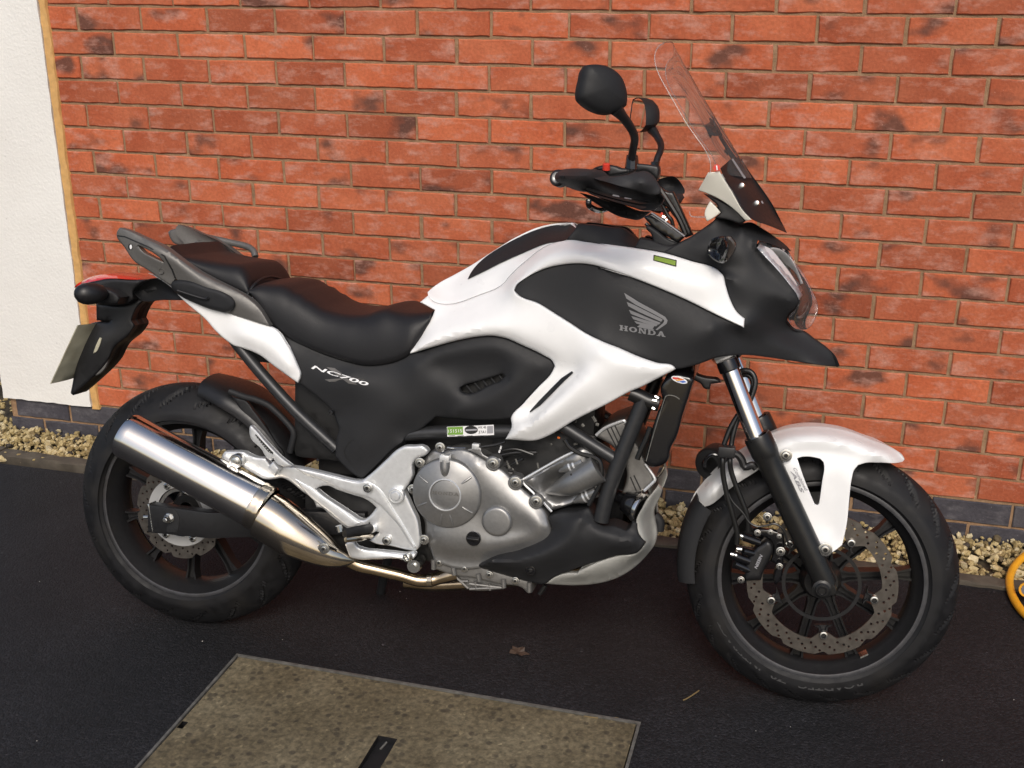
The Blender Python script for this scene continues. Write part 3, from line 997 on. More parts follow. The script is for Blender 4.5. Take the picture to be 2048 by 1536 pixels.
e2 = edging('edging_kerb', (.366, -.292, 0), (2.9, -.300, 0), .052, -.06, .012, '')
tag(e2, 'thin concrete edging kerb between gravel and tarmac, behind the front wheel', 'kerb', 'concrete edging along the gravel')
e3 = edging('edging_kerb', (-2.4, -.155, 0), (-1.48, -.236, 0), .052, -.06, .014, '')
tag(e3, 'short length of concrete edging kerb at the far left corner', 'kerb', 'concrete edging along the gravel')

# ---- gravel
def gravel(name, regions, seed):
    rng = np.random.default_rng(seed)
    bm = bmesh.new(); bmesh.ops.create_icosphere(bm, subdivisions=1, radius=1.0)
    bv = np.array([v.co[:] for v in bm.verts]); bf = np.array([[v.index for v in f.verts] for f in bm.faces]); bm.free()
    Vs, Fs, T = [], [], []
    b = 0
    for (x0, x1, y0, y1, z0, n) in regions:
        for i in range(n):
            c = np.array([rng.uniform(x0, x1), rng.uniform(y0, y1), 0.0])
            s = np.clip(rng.lognormal(math.log(.0082), .36), .0042, .018)
            sc = s * np.array([rng.uniform(.8, 1.35), rng.uniform(.75, 1.2), rng.uniform(.55, .95)])
            c[2] = z0 + rng.uniform(-.010, .012)
            v = bv * (1 + rng.normal(0, .13, (len(bv), 1)))
            for _ in range(3):            # knock flats off it
                nrm = rng.normal(size=3); nrm /= np.linalg.norm(nrm)
                dd = rng.uniform(.55, .85)
                ex = np.maximum(v @ nrm - dd, 0)
                v = v - ex[:, None] * nrm
            v = v * sc
            a = rng.uniform(0, 2 * PI, 3)
            R = np.array(Matrix.Rotation(a[2], 3, 'Z') @ Matrix.Rotation(rng.normal(0, .5), 3, 'X') @ Matrix.Rotation(rng.normal(0, .5), 3, 'Y'))
            Vs.append(v @ R.T + c); Fs.append(bf + b); b += len(bv)
            T += [rng.random()] * len(bv)
    V = np.concatenate(Vs); F = np.concatenate(Fs)
    me = bpy.data.meshes.new(name); me.from_pydata(V.tolist(), [], F.tolist())
    at = me.attributes.new('tone', 'FLOAT', 'POINT'); at.data.foreach_set('value', T)
    me.update()
    o = finish(name, me, 'gravel_stone', None, 25)
    o['kind'] = 'stuff'
    return o
gr = gravel('gravel', [(-1.62, 2.6, -.243, -.004, -.006, 6000), (-1.62, 2.6, -.12, -.004, .004, 1300), (-2.5, -1.62, -.19, .9, -.006, 1100)], 5)
sheet('gravel_bed', [(-2.6, -.28, -.022), (3.0, -.28, -.022), (3.0, .004, -.022), (-2.6, .004, -.022)], [(0, 1, 2, 3)], 'soil')

# ---- access cover set in the tarmac
cv = empty('access_cover', (.39, -1.57, 0))
tag(cv, 'square concrete filled access cover set flush in the dark tarmac', 'access cover')
def quad_lerp(u, v):
    return CT[3] * (1 - u) * (1 - v) + CT[2] * u * (1 - v) + CT[0] * (1 - u) * v + CT[1] * u * v
W_, H_ = 1.002, .89
def frame_strip(u0, u1, v0, v1, z):
    c = [quad_lerp(u0, v0), quad_lerp(u1, v0), quad_lerp(u1, v1), quad_lerp(u0, v1)]
    V = [p + Vector((0, 0, z)) for p in c] + [p + Vector((0, 0, -.05)) for p in c]
    F = [(0, 1, 2, 3), (0, 4, 5, 1), (1, 5, 6, 2), (2, 6, 7, 3), (3, 7, 4, 0)]
    return V, F
fw, fg = .0065, .0035
for (u0, u1, v0, v1) in ((0, 1, 1 - fw / H_, 1), (0, 1, 0, fw / H_), (0, fw / W_, fw / H_, 1 - fw / H_), (1 - fw / W_, 1, fw / H_, 1 - fw / H_)):
    V, F = frame_strip(u0, u1, v0, v1, .004)
    from_py('metal_rim', [v - cv.location for v in V], F, 'galvanised', cv, 0)
# slab with the two keyholes cut through its face
holes = [((.452, .497), (.60, .772)), ((.012, .026), (.665, .692))]
u0, u1, v0, v1 = (fw + fg) / W_, 1 - (fw + fg) / W_, (fw + fg) / H_, 1 - (fw + fg) / H_
us = sorted([u0, u1] + [h for a in holes for h in a[0]] + list(np.linspace(u0 + .05, u1 - .05, 18)))
vv = sorted([v0, v1] + [h for a in holes for h in a[1]] + list(np.linspace(v0 + .05, v1 - .05, 16)))
V = []; F = []
for v_ in vv:
    for u_ in us: V.append(quad_lerp(u_, v_) + Vector((0, 0, .0015 + rb.gauss(0, .0004))))
nu = len(us)
for i in range(len(vv) - 1):
    for j in range(nu - 1):
        uc, vc = (us[j] + us[j + 1]) / 2, (vv[i] + vv[i + 1]) / 2
        if any(h[0][0] < uc < h[0][1] and h[1][0] < vc < h[1][1] for h in holes): continue
        a = i * nu + j
        F.append((a, a + 1, a + nu + 1, a + nu))
bot = [quad_lerp(a, b) for a, b in ((u0, v0), (u1, v0), (u1, v1), (u0, v1))]
b = len(V)
V += [p + Vector((0, 0, .0015)) for p in bot] + [p + Vector((0, 0, -.05)) for p in bot]
F += [(b + i, b + (i + 1) % 4, b + 4 + (i + 1) % 4, b + 4 + i) for i in range(4)]
from_py('concrete_fill', [v - cv.location for v in V], F, 'cover_concrete', cv, 0)
for hi, h in enumerate(holes):
    c = [quad_lerp(h[0][a], h[1][b_]) for a, b_ in ((0, 0), (1, 0), (1, 1), (0, 1))]
    dz = -.012 if hi == 0 else -.03
    V = [p + Vector((0, 0, .0025)) for p in c] + [p + Vector((0, 0, dz)) for p in c]
    F = [(i, (i + 1) % 4, 4 + (i + 1) % 4, 4 + i) for i in range(4)] + [(4, 5, 6, 7)]
    ks = from_py('keyhole', [v - cv.location for v in V], F, 'black_plastic', cv, 0)
kc = quad_lerp(.478, .755)
lathe('lifting_pin', cv, 'galvanised', kc - cv.location + Vector((-.008, 0, -.010)), (0.25, 1, .1), [(-.012, 0), (-.012, .0025), (.012, .0025), (.012, 0)], 12)
V = [quad_lerp(a, b_) + Vector((0, 0, -.045)) for a, b_ in ((0, 0), (1, 0), (1, 1), (0, 1))]
from_py('cover_pit', [v - cv.location for v in V], [(0, 1, 2, 3)], 'soil', cv, 0)

# ---- yellow hose at the right edge
hy = empty('yellow_hose', (1.90, -.31, 0))
tag(hy, 'coiled yellow hose with a round grey plug lying at the right edge', 'hose')
pth = [GP(a, b_, z_) for a, b_, z_ in ((2095, 1097, .016), (2068, 1102, .015), (2048, 1113, .014), (2030, 1131, .013), (2021, 1150, .012), (2019, 1166, .012), (2023, 1186, .012), (2033, 1207, .012), (2050, 1228, .012), (2078, 1250, .012), (2125, 1262, .012), (2180, 1246, .012), (2206, 1196, .012), (2192, 1140, .014), (2150, 1104, .018), (2110, 1088, .030), (2080, 1092, .036), (2062, 1106, .036))]
tube('hose_coil', None, 'hose_yellow', [p - hy.location for p in pth], .0108, 14, 4).parent = hy
pc = GP(2056, 1181, .035)
lathe('plug', hy, 'hose_yellow', pc - hy.location, Vector((-.35, -.75, .45)), [(-.02, .018), (.018, .020), (.022, .0185), (.022, .0145), (.018, .0135), (.018, .0132)], 32)
lathe('plug_face', hy, 'plug_grey', pc - hy.location, Vector((-.35, -.75, .45)), [(.0185, .0134), (.0195, .005), (.0195, 0)], 24)

# ---- litter on the tarmac
def leaf_mesh():
    c = GP(1037, 1307, .004)
    n = 13; V = [(0, 0, .004)]; F = []
    for i in range(n):
        a = 2 * PI * i / n
        r = .021 * (1 + .35 * math.cos(5 * a) + rb.uniform(-.1, .1))
        V.append((r * math.cos(a), r * math.sin(a) * .8, .003 + rb.uniform(0, .010)))
    for i in range(n): F.append((0, 1 + i, 1 + (i + 1) % n))
    b = len(V); V += [(v[0], v[1], v[2] - .0012) for v in V[:b]]; F += [tuple(i + b for i in f[::-1]) for f in F]
    F += [(1 + i, b + 1 + i, b + 1 + (i + 1) % n, 1 + (i + 1) % n) for i in range(n)]
    o = from_py('fallen_leaf', V, F, 'leaf_brown', None, 20); o.location = c
    return o
tag(leaf_mesh(), 'dry brown leaf lying on the tarmac between the motorcycle and the access cover', 'leaf')
def twig(px, pts, r, label, mat='straw'):
    P = [GP(a, b, .003) for a, b in pts]
    c = P[0].copy()
    o = tube('straw_stalk', None, mat, [p - c for p in P], r, 6, 3); o.location = c
    tag(o, label, 'straw', 'straw stalks on the ground')
    return o
twig(0, [(1398, 1381), (1388, 1388), (1372, 1398), (1366, 1400)], .0016, 'yellow straw stalk left of the front tyre')
twig(0, [(1168, 1432), (1180, 1434), (1196, 1436)], .0015, 'straw stalk lying across the cover rim near its right corner')
twig(0, [(1222, 1438), (1232, 1435), (1244, 1440)], .0010, 'thin bent straw stalk next to the right corner of the cover')
# tiny pale chips scattered over the drive
rng = np.random.default_rng(9)
V = []; F = []
for i in range(60):
    x, y = rng.uniform(-1.8, 2.4), rng.uniform(-2.3, -.36)
    if -.12 < x < .91 and y < -1.1: continue
    s = rng.uniform(.0008, .0022); b = len(V); a = rng.uniform(0, 6)
    for k in range(4):
        V.append((x + s * math.cos(a + k * PI / 2 + rng.uniform(-.3, .3)), y + s * math.sin(a + k * PI / 2), .0002))
    V.append((x, y, s * .9 + .0008))
    F += [(b + k, b + (k + 1) % 4, b + 4) for k in range(4)]
ch = from_py('stone_chips', V, F, 'chip', None, 0); ch['kind'] = 'stuff'
# ================================================================== MOTORCYCLE
bike = empty('motorcycle')
bike.matrix_world = BM
tag(bike, 'white and black adventure motorcycle parked on its stand by the brick wall', 'motorcycle')
def sub(name, parent=None):
    o = empty(name); o.parent = parent or bike
    return o

# ---------------------------------------------------------------- wheels
def tyre_geo(R, wid, rb_, sh, nseg, groove):
    prof = [(-wid * .40, rb_ - .004), (-wid * .445, rb_ + .003), (-wid * .485, rb_ + .016), (-wid * .5, sh - .022), (-wid * .497, sh - .010), (-wid * .485, sh - .002), (-wid * .47, sh + .002)]
    crown = []
    n = 34
    for i in range(1, n):
        t = -1 + 2 * i / n
        y = t * wid * .47
        crown.append((y, sh + .002 + (R - sh - .002) * (1 - abs(t) ** 2.0) ** .97))
    full = prof + crown + [(-y, r) for y, r in prof[::-1]]
    m = len(full); V = []; F = []
    for k in range(nseg):
        a = 2 * PI * k / nseg
        for y, r in full:
            rr = r - (groove(a, y / (wid * .47)) if abs(y) <= wid * .46 and r > sh else 0)
            V.append((rr * math.cos(a), y, rr * math.sin(a)))
    for k in range(nseg):
        k2 = (k + 1) % nseg
        for j in range(m - 1):
            F.append((k * m + j, k * m + j + 1, k2 * m + j + 1, k2 * m + j))
    return V, F
def groove_fn(n, lean, wid_deg, dirn):
    per = 2 * PI / n
    def f(a, t):
        s = abs(t)
        d = 0.0
        if .16 < s < .93:
            ph = a * dirn + lean * (s - .16) + (per / 2 if t > 0 else 0) + .05 * math.sin(s * 5)
            q = (ph / per) % 1.0
            q = min(q, 1 - q) * per
            w_ = math.radians(wid_deg) * (.35 + .65 * math.sin(PI * min(1, (s - .16) / .77)))
            if q < w_: d = .0105 * (1 - (q / w_) ** 4)
        if .45 < s < .84:
            ph = a * dirn + lean * .75 * (s - .45) + (per / 2 if t > 0 else 0) + per * .45
            q = (ph / per) % 1.0; q = min(q, 1 - q) * per
            w_ = math.radians(wid_deg) * .8 * math.sin(PI * (s - .45) / .39)
            if q < w_: d = max(d, .0090 * (1 - (q / w_) ** 4))
        return d
    return f
def wave_disc(Ro, Ri, nw, phase, tabs, tabr, th, y, hole_rows, ow=.0075):
    n = 360
    outer = []
    for k in range(n):
        a = 2 * PI * k / n
        q = (((a - phase) / (2 * PI / nw)) % 1.0)
        # petal: swept notch
        if q < .10: r = Ro - ow * (1 - q / .10) * 1.0
        elif q > .80: r = Ro - ow * ((q - .80) / .20) ** .7
        else: r = Ro - .0012 * abs(q - .45)
        outer.append((r * math.cos(a), r * math.sin(a)))
    inner = []
    for k in range(n // 2):
        a = 2 * PI * k / (n // 2)
        r = Ri
        if tabs:
            dm = min(abs((a - t + PI) % (2 * PI) - PI) for t in tabs)
            wv = math.radians(13)
            if dm < wv: r = Ri - tabr * (0.5 + .5 * math.cos(PI * dm / wv)) ** .6
        inner.append((r * math.cos(a), r * math.sin(a)))
    loops = [outer, inner]
    hs = []
    for (r, cnt, ph, hr) in hole_rows:
        for k in range(cnt):
            a = ph + 2 * PI * k / cnt
            hs.append([(r * math.cos(a) + hr * math.cos(t), r * math.sin(a) + hr * math.sin(t)) for t in np.linspace(0, 2 * PI, 9)[:-1]])
    loops += hs
    pts = []; ed = []
    for lp in loops:
        b = len(pts); pts += [Vector(p) for p in lp]; ed += [(b + i, b + (i + 1) % len(lp)) for i in range(len(lp))]
    vo, eo, fo, _, _, _ = delaunay_2d_cdt(pts, ed, [], 0, 1e-7)
    vo = np.array([tuple(v) for v in vo]); tri = np.array([f for f in fo])
    cen = vo[tri].mean(1); rc = np.linalg.norm(cen, axis=1)
    ok = inpoly(cen, np.array(outer)) & ~inpoly(cen, np.array(inner))
    for h in hs:
        hc = np.mean(h, axis=0); near = np.linalg.norm(cen - hc, axis=1) < .006
        if near.any():
            idx = np.where(near)[0]; ok[idx[inpoly(cen[idx], np.array(h))]] = False
    tri = tri[ok]; N = len(vo)
    V = [(a, y, b) for a, b in vo] + [(a, y + th, b) for a, b in vo]
    F = [tuple(t) for t in tri] + [tuple(t[::-1] + N) for t in tri]
    cnt = {}
    for t in tri:
        for i in range(3): cnt[(t[i], t[(i + 1) % 3])] = 1
    F += [(a, b, b + N, a + N) for (a, b) in cnt if (b, a) not in cnt]
    return V, F
def spoke_geo(a0, r0, r1, w0, w1, d, y0, twist=0.0):
    """channelled spoke: two ribs with a web between"""
    V = []; F = []
    prof = [(-1, -1), (-.62, -1), (-.45, -.35), (.45, -.35), (.62, -1), (1, -1), (1, 1), (-1, 1)]
    st = 7
    for i in range(st):
        t = i / (st - 1)
        r = r0 + (r1 - r0) * t
        w = w0 + (w1 - w0) * t + (.006 * max(0, (t - .82) / .18) ** 2) + .010 * max(0, (.22 - t) / .22) ** 2
        for u, v in prof:
            x, z = r, u * w
            aa = a0 + twist * t
            V.append((x * math.cos(aa) - z * math.sin(aa), y0 + v * d * (1.15 - .3 * t), x * math.sin(aa) + z * math.cos(aa)))
    n = len(prof)
    for i in range(st - 1):
        for k in range(n): F.append((i * n + k, i * n + (k + 1) % n, (i + 1) * n + (k + 1) % n, (i + 1) * n + k))
    F += [tuple(range(n)), tuple(range((st - 1) * n, st * n))[::-1]]
    return V, F
def wheel(name, M, R, wid, rimw, front):
    wh = sub(name)
    wh.matrix_local = M
    V, F = tyre_geo(R, wid, .2305, .2565 if front else .252, 840, groove_fn(22 if front else 18, .55 if front else .62, .95, 1 if front else -1))
    from_py('tyre', V, F, 'rubber', wh, 45)
    h = rimw / 2
    prof = [(-h, .2195), (-h - .001, .2255), (-h - .0005, .2315), (-h + .004, .2325), (-h + .012, .228), (h - .012, .228), (h, .2325), (h, .2195),
            (h - .006, .2165), (h - .020, .205), (.020, .1985), (.012, .1965), (-.012, .1965), (-.020, .1985), (-h + .020, .205), (-h + .006, .2165)]
    V, F = lathe_geo((0, 0, 0), (0, 1, 0), prof, 120, True)
    from_py('rim', V, F, 'rim_black', wh, 30)
    V, F = lathe_geo((0, 0, 0), (0, 1, 0), [(-h - .0018, .2185), (-h - .0026, .2215), (-h - .0022, .2275), (-h - .0006, .2322), (-h + .002, .2322), (-h + .002, .2185)], 120, True)
    from_py('rim_flange', V, F, 'flange_grey', wh, 30)
    ph = math.radians(7.5 if front else 15)
    for k in range(10):
        V, F = spoke_geo(ph + k * 2 * PI / 10, .036, .1985, .0105, .0095, .017, 0)
        from_py('spoke', V, F, 'rim_black', wh, 40)
    V, F = lathe_geo((0, 0, 0), (0, 1, 0), [(-.055, .018), (-.055, .036), (-.030, .046), (.030, .046), (.055, .036), (.055, .018)], 40, True)
    from_py('hub', V, F, 'rim_black', wh, 30)
    return wh
simple('flange_grey', (0.075, 0.076, 0.082), 0.34, metal=0.45, noise=0.12, nscale=90, dirt=(0.06, 0.055, 0.05))
MF = FST @ Matrix.Translation((WB, 0, RF))
MR = Matrix.Translation((0, 0, RR))
fw_ = wheel('front_wheel', MF, RF, .120, .094, True)
rw_ = wheel('rear_wheel', MR, RR, .158, .116, False)
# front disc and its five fixings
bt = [math.radians(62 - 72.6 * k) for k in range(5)]
V, F = wave_disc(.1625, .128, 10, math.radians(57.5 + 3), bt, .020, .0048, -.070,
                 [(.137, 30, .02, .0031), (.1455, 30, .10, .0031), (.153, 30, .16, .0029)])
from_py('brake_disc', V, F, 'disc_steel', fw_, 25)
for t in bt:
    c = Vector((.1155 * math.cos(t), -.071, .1155 * math.sin(t)))
    V, F = lathe_geo(c, (0, 1, 0), [(.004, .0098), (-.003, .0098), (-.006, .0085), (-.0066, .0055), (-.003, .0046), (-.003, 0)], 20)
    from_py('disc_bolt', V, F, ['bolt_steel', 'decal_black'], fw_, 35, mi=[0] * 60 + [1] * 40)
    V, F = spoke_geo(t, .096, .124, .010, .008, .006, -.060)
    from_py('disc_carrier', V, F, 'rim_black', fw_, 40)
V, F = lathe_geo((0, 0, 0), (0, 1, 0), [(-.0635, .078), (-.0635, .086), (-.061, .086), (-.061, .078)], 90, True)
from_py('sensor_ring', V, F, 'rim_black', fw_, 30)
# balance weight on the rim
a = math.radians(-57)
wv = []
V = []; F = []
for i in range(7):
    aa = a + (i - 3) * .016
    for (y, r) in ((-.030, .2035), (-.014, .1985), (-.014, .2015), (-.030, .207)):
        V.append(((r - .003) * math.cos(aa), y, (r - .003) * math.sin(aa)))
for i in range(6):
    for k in range(4): F.append((i * 4 + k, i * 4 + (k + 1) % 4, i * 4 + 4 + (k + 1) % 4, i * 4 + 4 + k))
F += [(0, 1, 2, 3), (24, 25, 26, 27)]
from_py('balance_weight', V, F, 'bolt_steel', fw_, 20)
# raised sidewall lettering
def arc_text(s, parent, a_start, a_end, r0, r1, yb, yt, mat):
    """reads clockwise seen from the right-hand side, tops outward"""
    V, F = text_polys(s, 0, .02)
    P = []
    for u, v in V:
        a = a_start + (a_end - a_start) * u; r = r0 + (r1 - r0) * v
        P.append((r * math.cos(a), yb + (yt - yb) * v - .0006, r * math.sin(a)))
    o = from_py('tyre_lettering', P, F, mat, parent, 0, recalc=False)
    bm = bmesh.new(); bm.from_mesh(o.data)
    for f in bm.faces:
        f.normal_update()
        if f.normal.y > 0: f.normal_flip()
    bm.to_mesh(o.data); bm.free()
d2 = math.radians
arc_text('ROADTEC', fw_, d2(-64), d2(-97), .2375, .2515, -.0568, -.0604, 'letter_rubber')
arc_text('Z8', fw_, d2(-103), d2(-112), .2375, .2515, -.0568, -.0604, 'letter_rubber')
arc_text('INTERACT', fw_, d2(-118), d2(-152), .2390, .2500, -.0570, -.0602, 'letter_rubber')
# rear disc
V, F = wave_disc(.119, .086, 10, math.radians(-140), None, 0, .005, -.082, [(.093, 20, .05, .0029), (.101, 20, .18, .0029), (.109, 20, .28, .0027)], .009)
from_py('brake_disc', V, F, 'disc_steel', rw_, 25)
V, F = lathe_geo((0, 0, 0), (0, 1, 0), [(-.0845, .062), (-.0845, .0865), (-.080, .0885), (-.076, .0885), (-.076, .062)], 80, True)
from_py('disc_carrier', V, F, 'carrier_silver', rw_, 30)
for k in range(6):
    t = math.radians(-62 + 60 * k)
    c = Vector((.072 * math.cos(t), -.085, .072 * math.sin(t)))
    V, F = lathe_geo(c, (0, 1, 0), [(.004, .0085), (-.004, .0085), (-.006, .006), (-.006, .004), (-.002, .004), (-.002, 0)], 16)
    from_py('disc_bolt', V, F, ['bolt_steel', 'decal_black'], rw_, 35, mi=[0] * 48 + [1] * 32)
V, F = lathe_geo((0, 0, 0), (0, 1, 0), [(-.0795, .052), (-.0795, .060), (-.076, .060), (-.076, .052)], 80, True)
from_py('sensor_ring', V, F, 'engine_dark', rw_, 30)
V, F = lathe_geo((0, 0, 0), (0, 1, 0), [(-.11, .0), (-.11, .009), (.11, .009), (.11, 0)], 20)
from_py('axle', V, F, 'bolt_steel', rw_, 30)
# chain side
V, F = lathe_geo((0, 0, 0), (0, 1, 0), [(.085, .05), (.085, .098), (.092, .098), (.092, .05)], 60, True)
from_py('sprocket', V, F, 'engine_dark', rw_, 30)

# ---------------------------------------------------------------- swingarm
sw = sub('swingarm')
def swing(side):
    yo = -.142 if side < 0 else .108
    zs = [(-.060, .036), (-.060, -.034)]
    pts = pxs(ZI, -.14, "832,55 1475,8 1475,400 890,405")
    x0 = pts[0].x; zt = pts[0].z; zb = pts[3].z
    prof = [(x0, zt, zb), (x0 + .16, zt - .004, zb + .002), (.36, RR + .055, RR - .005), (.50, RR + .065, RR + .015)]
    V = []; F = []
    for (x, t, b_) in prof:
        V += [(x, yo, t), (x, yo + .034, t), (x, yo + .034, b_), (x, yo, b_)]
    for i in range(len(prof) - 1):
        for k in range(4): F.append((i * 4 + k, i * 4 + (k + 1) % 4, i * 4 + 4 + (k + 1) % 4, i * 4 + 4 + k))
    F += [(0, 1, 2, 3), (12, 13, 14, 15)]
    o = from_py('arm', V, F, 'frame_grey' if side > 0 else 'black_plastic', sw, 0)
    bevel_obj(o, .004)
swing(-1); swing(1)
panel('arm_end_plate', sw, 'bolt_steel', g(ZI, -.1425, "828,52 848,50 902,404 884,404"), .034, 1.0, 9)
panel('axle_block', sw, 'matt_plastic', g(ZI, -.1435, "1040,105 1100,95 1160,115 1195,150 1200,405 1055,405 1055,250 1040,200"), .006, 2, 9)
lathe('axle_washer', sw, 'bolt_steel', U(338.5, 1036, -.145), (0, 1, 0), [(.003, .0125), (-.001, .0125), (-.002, .0115), (-.002, 0)], 28)
lathe('axle_nut', sw, 'bolt_steel', U(336, 1037, -.147), (0, 1, 0), [(.003, .0108), (-.007, .0108), (-.010, .0085), (-.010, .0062), (-.016, .006), (-.017, .0045), (-.017, 0)], 6, smooth=20)
lathe('axle_end', sw, 'bolt_steel', U(335.5, 1037.5, -.150), (0, 1, 0), [(.003, .0068), (-.010, .0066), (-.0125, .005), (-.0125, 0)], 24)
tube('adjuster_bolt', sw, 'bolt_steel', [U(297, 1034, -.125), U(288, 1034, -.125)], .0045, 10, 1)
# rear caliper hanging under the arm end
panel('caliper_bracket', sw, 'black_plastic', g(ZI, -.115, "1200,380 1475,370 1475,420 1250,425 1215,405"), .02, 3, 9)

# ---------------------------------------------------------------- inner dark masses that fill the frame
core = sub('engine_core')
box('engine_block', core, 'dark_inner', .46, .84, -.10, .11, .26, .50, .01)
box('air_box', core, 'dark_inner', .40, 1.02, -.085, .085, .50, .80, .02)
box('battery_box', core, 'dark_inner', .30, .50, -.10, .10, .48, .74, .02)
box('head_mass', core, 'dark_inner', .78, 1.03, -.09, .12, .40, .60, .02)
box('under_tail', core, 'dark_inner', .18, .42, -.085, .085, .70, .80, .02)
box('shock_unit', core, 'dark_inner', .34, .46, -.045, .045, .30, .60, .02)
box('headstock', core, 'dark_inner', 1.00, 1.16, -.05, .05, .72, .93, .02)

# ---------------------------------------------------------------- frame
fr = sub('frame')
tube('down_tube', fr, 'frame_grey', [U(*p) for p in g(ZQ, -.150, "1590,-150 1500,80 1360,430 1230,760 1110,1110 1035,1420")], .0172, 20, 4, mirror=True)
tube('brace_tube', fr, 'frame_grey', [U(*p) for p in g(ZQ, -.146, "440,130 620,250 900,430 1215,625")], .0142, 18, 3, mirror=True)
tube('side_tube', fr, 'frame_grey', [U(*p) for p in g(ZD, -.125, "430,150 560,133 800,124 1120,122")], .0158, 18, 3, mirror=True)
tube('sub_frame_tube', fr, 'frame_grey', [U(*p) for p in g(ZA, -.128, "1240,830 1420,1050 1640,1290 1900,1530")], .0142, 18, 3, mirror=True)
tube('cross_tube', fr, 'frame_grey', [U(*g(ZD, -.12, "470,165")[0]), U(*g(ZD, -.12, "330,330")[0])], .012, 14, 1)

# ---------------------------------------------------------------- rear tail: white side panels, grab rails, tail light
white_tail = g(ZA, (-.135, -.150), "690,402 760,440 845,500 900,560 960,615") + g(ZA, (-.15, -.152), "1060,700 1135,785 1200,840 1238,866 1290,882 1400,925 1500,1000 1590,1065 1650,1107") + g(ZA, -.152, "1668,1050 1645,985 1610,905 1570,840 1545,800 1500,757 1465,742 1300,690 1150,640") + g(ZA, (-.150, -.14), "980,550 850,475 720,412")
tp, tf = panel('tail_panel', bike, 'white_paint', white_tail, .010, 3.5, 7, ctrl=ln(ZA, -.166, "1290,800 1400,850 1520,930 1600,1010") + g(ZA, -.155, "1150,690 1050,640"), mirror=True)
rail = g(ZA, (-.150, -.152), "490,155 498,128 512,113 545,122 680,180 800,235 900,310") + g(ZA, (-.152, -.158), "1000,380 1110,442 1220,497 1320,552 1390,610 1445,690 1472,742") + g(ZA, (-.158, -.152), "1420,730 1300,690 1150,640 1000,560 870,440 835,485 770,440 690,385 600,325 545,245")
rp, rf = panel('grab_rail', bike, 'rail_grey', rail, .020, 3.0, 6, ctrl=ln(ZA, -.162, "700,205 830,270 1000,400 1200,520 1350,640"),
      holes=[g(ZA, -.15, "628,226 680,250 740,285 795,335 760,320 700,290 655,262")], mirror=True)
decal('rail_recess', rp, 'decal_black', [g(ZA, 0, " ".join("%.1f,%.1f" % (578 + 14 * math.cos(t), 236 + 20 * math.sin(t)) for t in np.linspace(0, 2 * PI, 17)[:-1]))], rf, -.0012)
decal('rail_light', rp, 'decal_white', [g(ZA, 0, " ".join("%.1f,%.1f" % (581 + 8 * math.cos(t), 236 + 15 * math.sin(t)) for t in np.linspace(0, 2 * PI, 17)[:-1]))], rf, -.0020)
decal('rail_seam', rp, 'decal_black', [g(ZA, 0, "492,160 545,168 700,235 800,292 850,380 872,440 862,440 840,382 793,300 698,243 545,176 494,168")], rf, -.0008)
c = U(*g(ZA, -.154, "780,392")[0])
lathe('rail_socket', rp, 'rail_grey', c, (0, 1, 0), [(.004, .0075), (-.003, .0075), (-.0045, .0065), (-.003, .0052), (.001, .005), (.001, 0)], 24)
lathe('rail_hole', rp, 'decal_black', c + Vector((0, -.0008, 0)), (0, 1, 0), [(0, .0050), (0, 0)], 24)
panel('pannier_stay_cover', bike, 'matt_plastic', g(ZA, (-.166, -.175), "838,480 846,458 875,449 960,455 1060,490 1180,530 1235,570") + g(ZA, (-.175, -.166), "1248,600 1230,640 1200,656 1130,646 1000,600 900,550 852,512"), .02, 8, 6, mirror=True)
tube('stay_rib', bike, 'black_plastic', pxs(ZA, -.1785, "880,515 940,535 1050,568 1075,560"), .0030, 8, 3)
panel('grab_handle_plate', bike, 'rail_grey', g(ZA, .152, "820,142 832,130 850,124 945,140 962,165 992,218 900,226 862,216"), .02, 3, 7)
tube('grab_handle', bike, 'rail_grey', [U(*g(ZA, y_, s_)[0]) for y_, s_ in ((.156, "945,152"), (.158, "1080,178"), (.158, "1220,208"), (.154, "1320,232"), (.146, "1366,262"), (.138, "1378,300"))], .0085, 12, 4)
tube('grab_handle', bike, 'rail_grey', [U(*g(ZA, y_, s_)[0]) for y_, s_ in ((.145, "985,205"), (.138, "1040,222"))], .0075, 12, 1)
# tail light unit
tl = sub('tail_light')
def taper_body(name, parent, mat, secs, n=20, power=2.4):
    """loft of super-elliptic sections (x, zmid, half height, half width, lift of widest point)"""
    V = []; F = []
    for (x, z, hz, hy) in secs:
        for k in range(n):
            t = 2 * PI * k / n
            c, s = math.cos(t), math.sin(t)
            V.append((x, hy * math.copysign(abs(c) ** (2 / power), c), z + hz * math.copysign(abs(s) ** (2 / power), s)))
    m = len(secs)
    for i in range(m - 1):
        for k in range(n): F.append((i * n + k, i * n + (k + 1) % n, i * n + n + (k + 1) % n, i * n + n + k))
    F += [tuple(range(n)), tuple(range((m - 1) * n, m * n))[::-1]]
    return from_py(name, V, F, mat, parent, 40)
red = g(ZA, 0, "235,490 285,448 400,412 520,414 690,446")
panel('red_lens', tl, 'red_lens', g(ZA, (-.02, -.05), "232,495 258,465 290,445 400,410 520,413 620,428 692,446") + g(ZA, (-.07, -.065), "600,446 430,442 360,455 300,470"), .05, 4, 6, mirror=True, ctrl=g(ZA, -.05, "400,425 520,428"))
panel('light_body', tl, 'black_plastic', g(ZA, (-.07, -.06), "240,492 300,466 430,440 600,444 695,446 640,478 600,520 605,570 560,600 490,610 430,606") + g(ZA, -.075, "380,600 330,540 290,500"), .06, 6, 8, mirror=True)
panel('tail_arm', bike, 'matt_plastic', g(ZA, -.055, "596,520 640,478 720,438 760,440 850,505 925,578 800,576 640,572"), .05, 5, 9, mirror=True, ctrl=g(ZA, -.068, "700,510 800,530"))
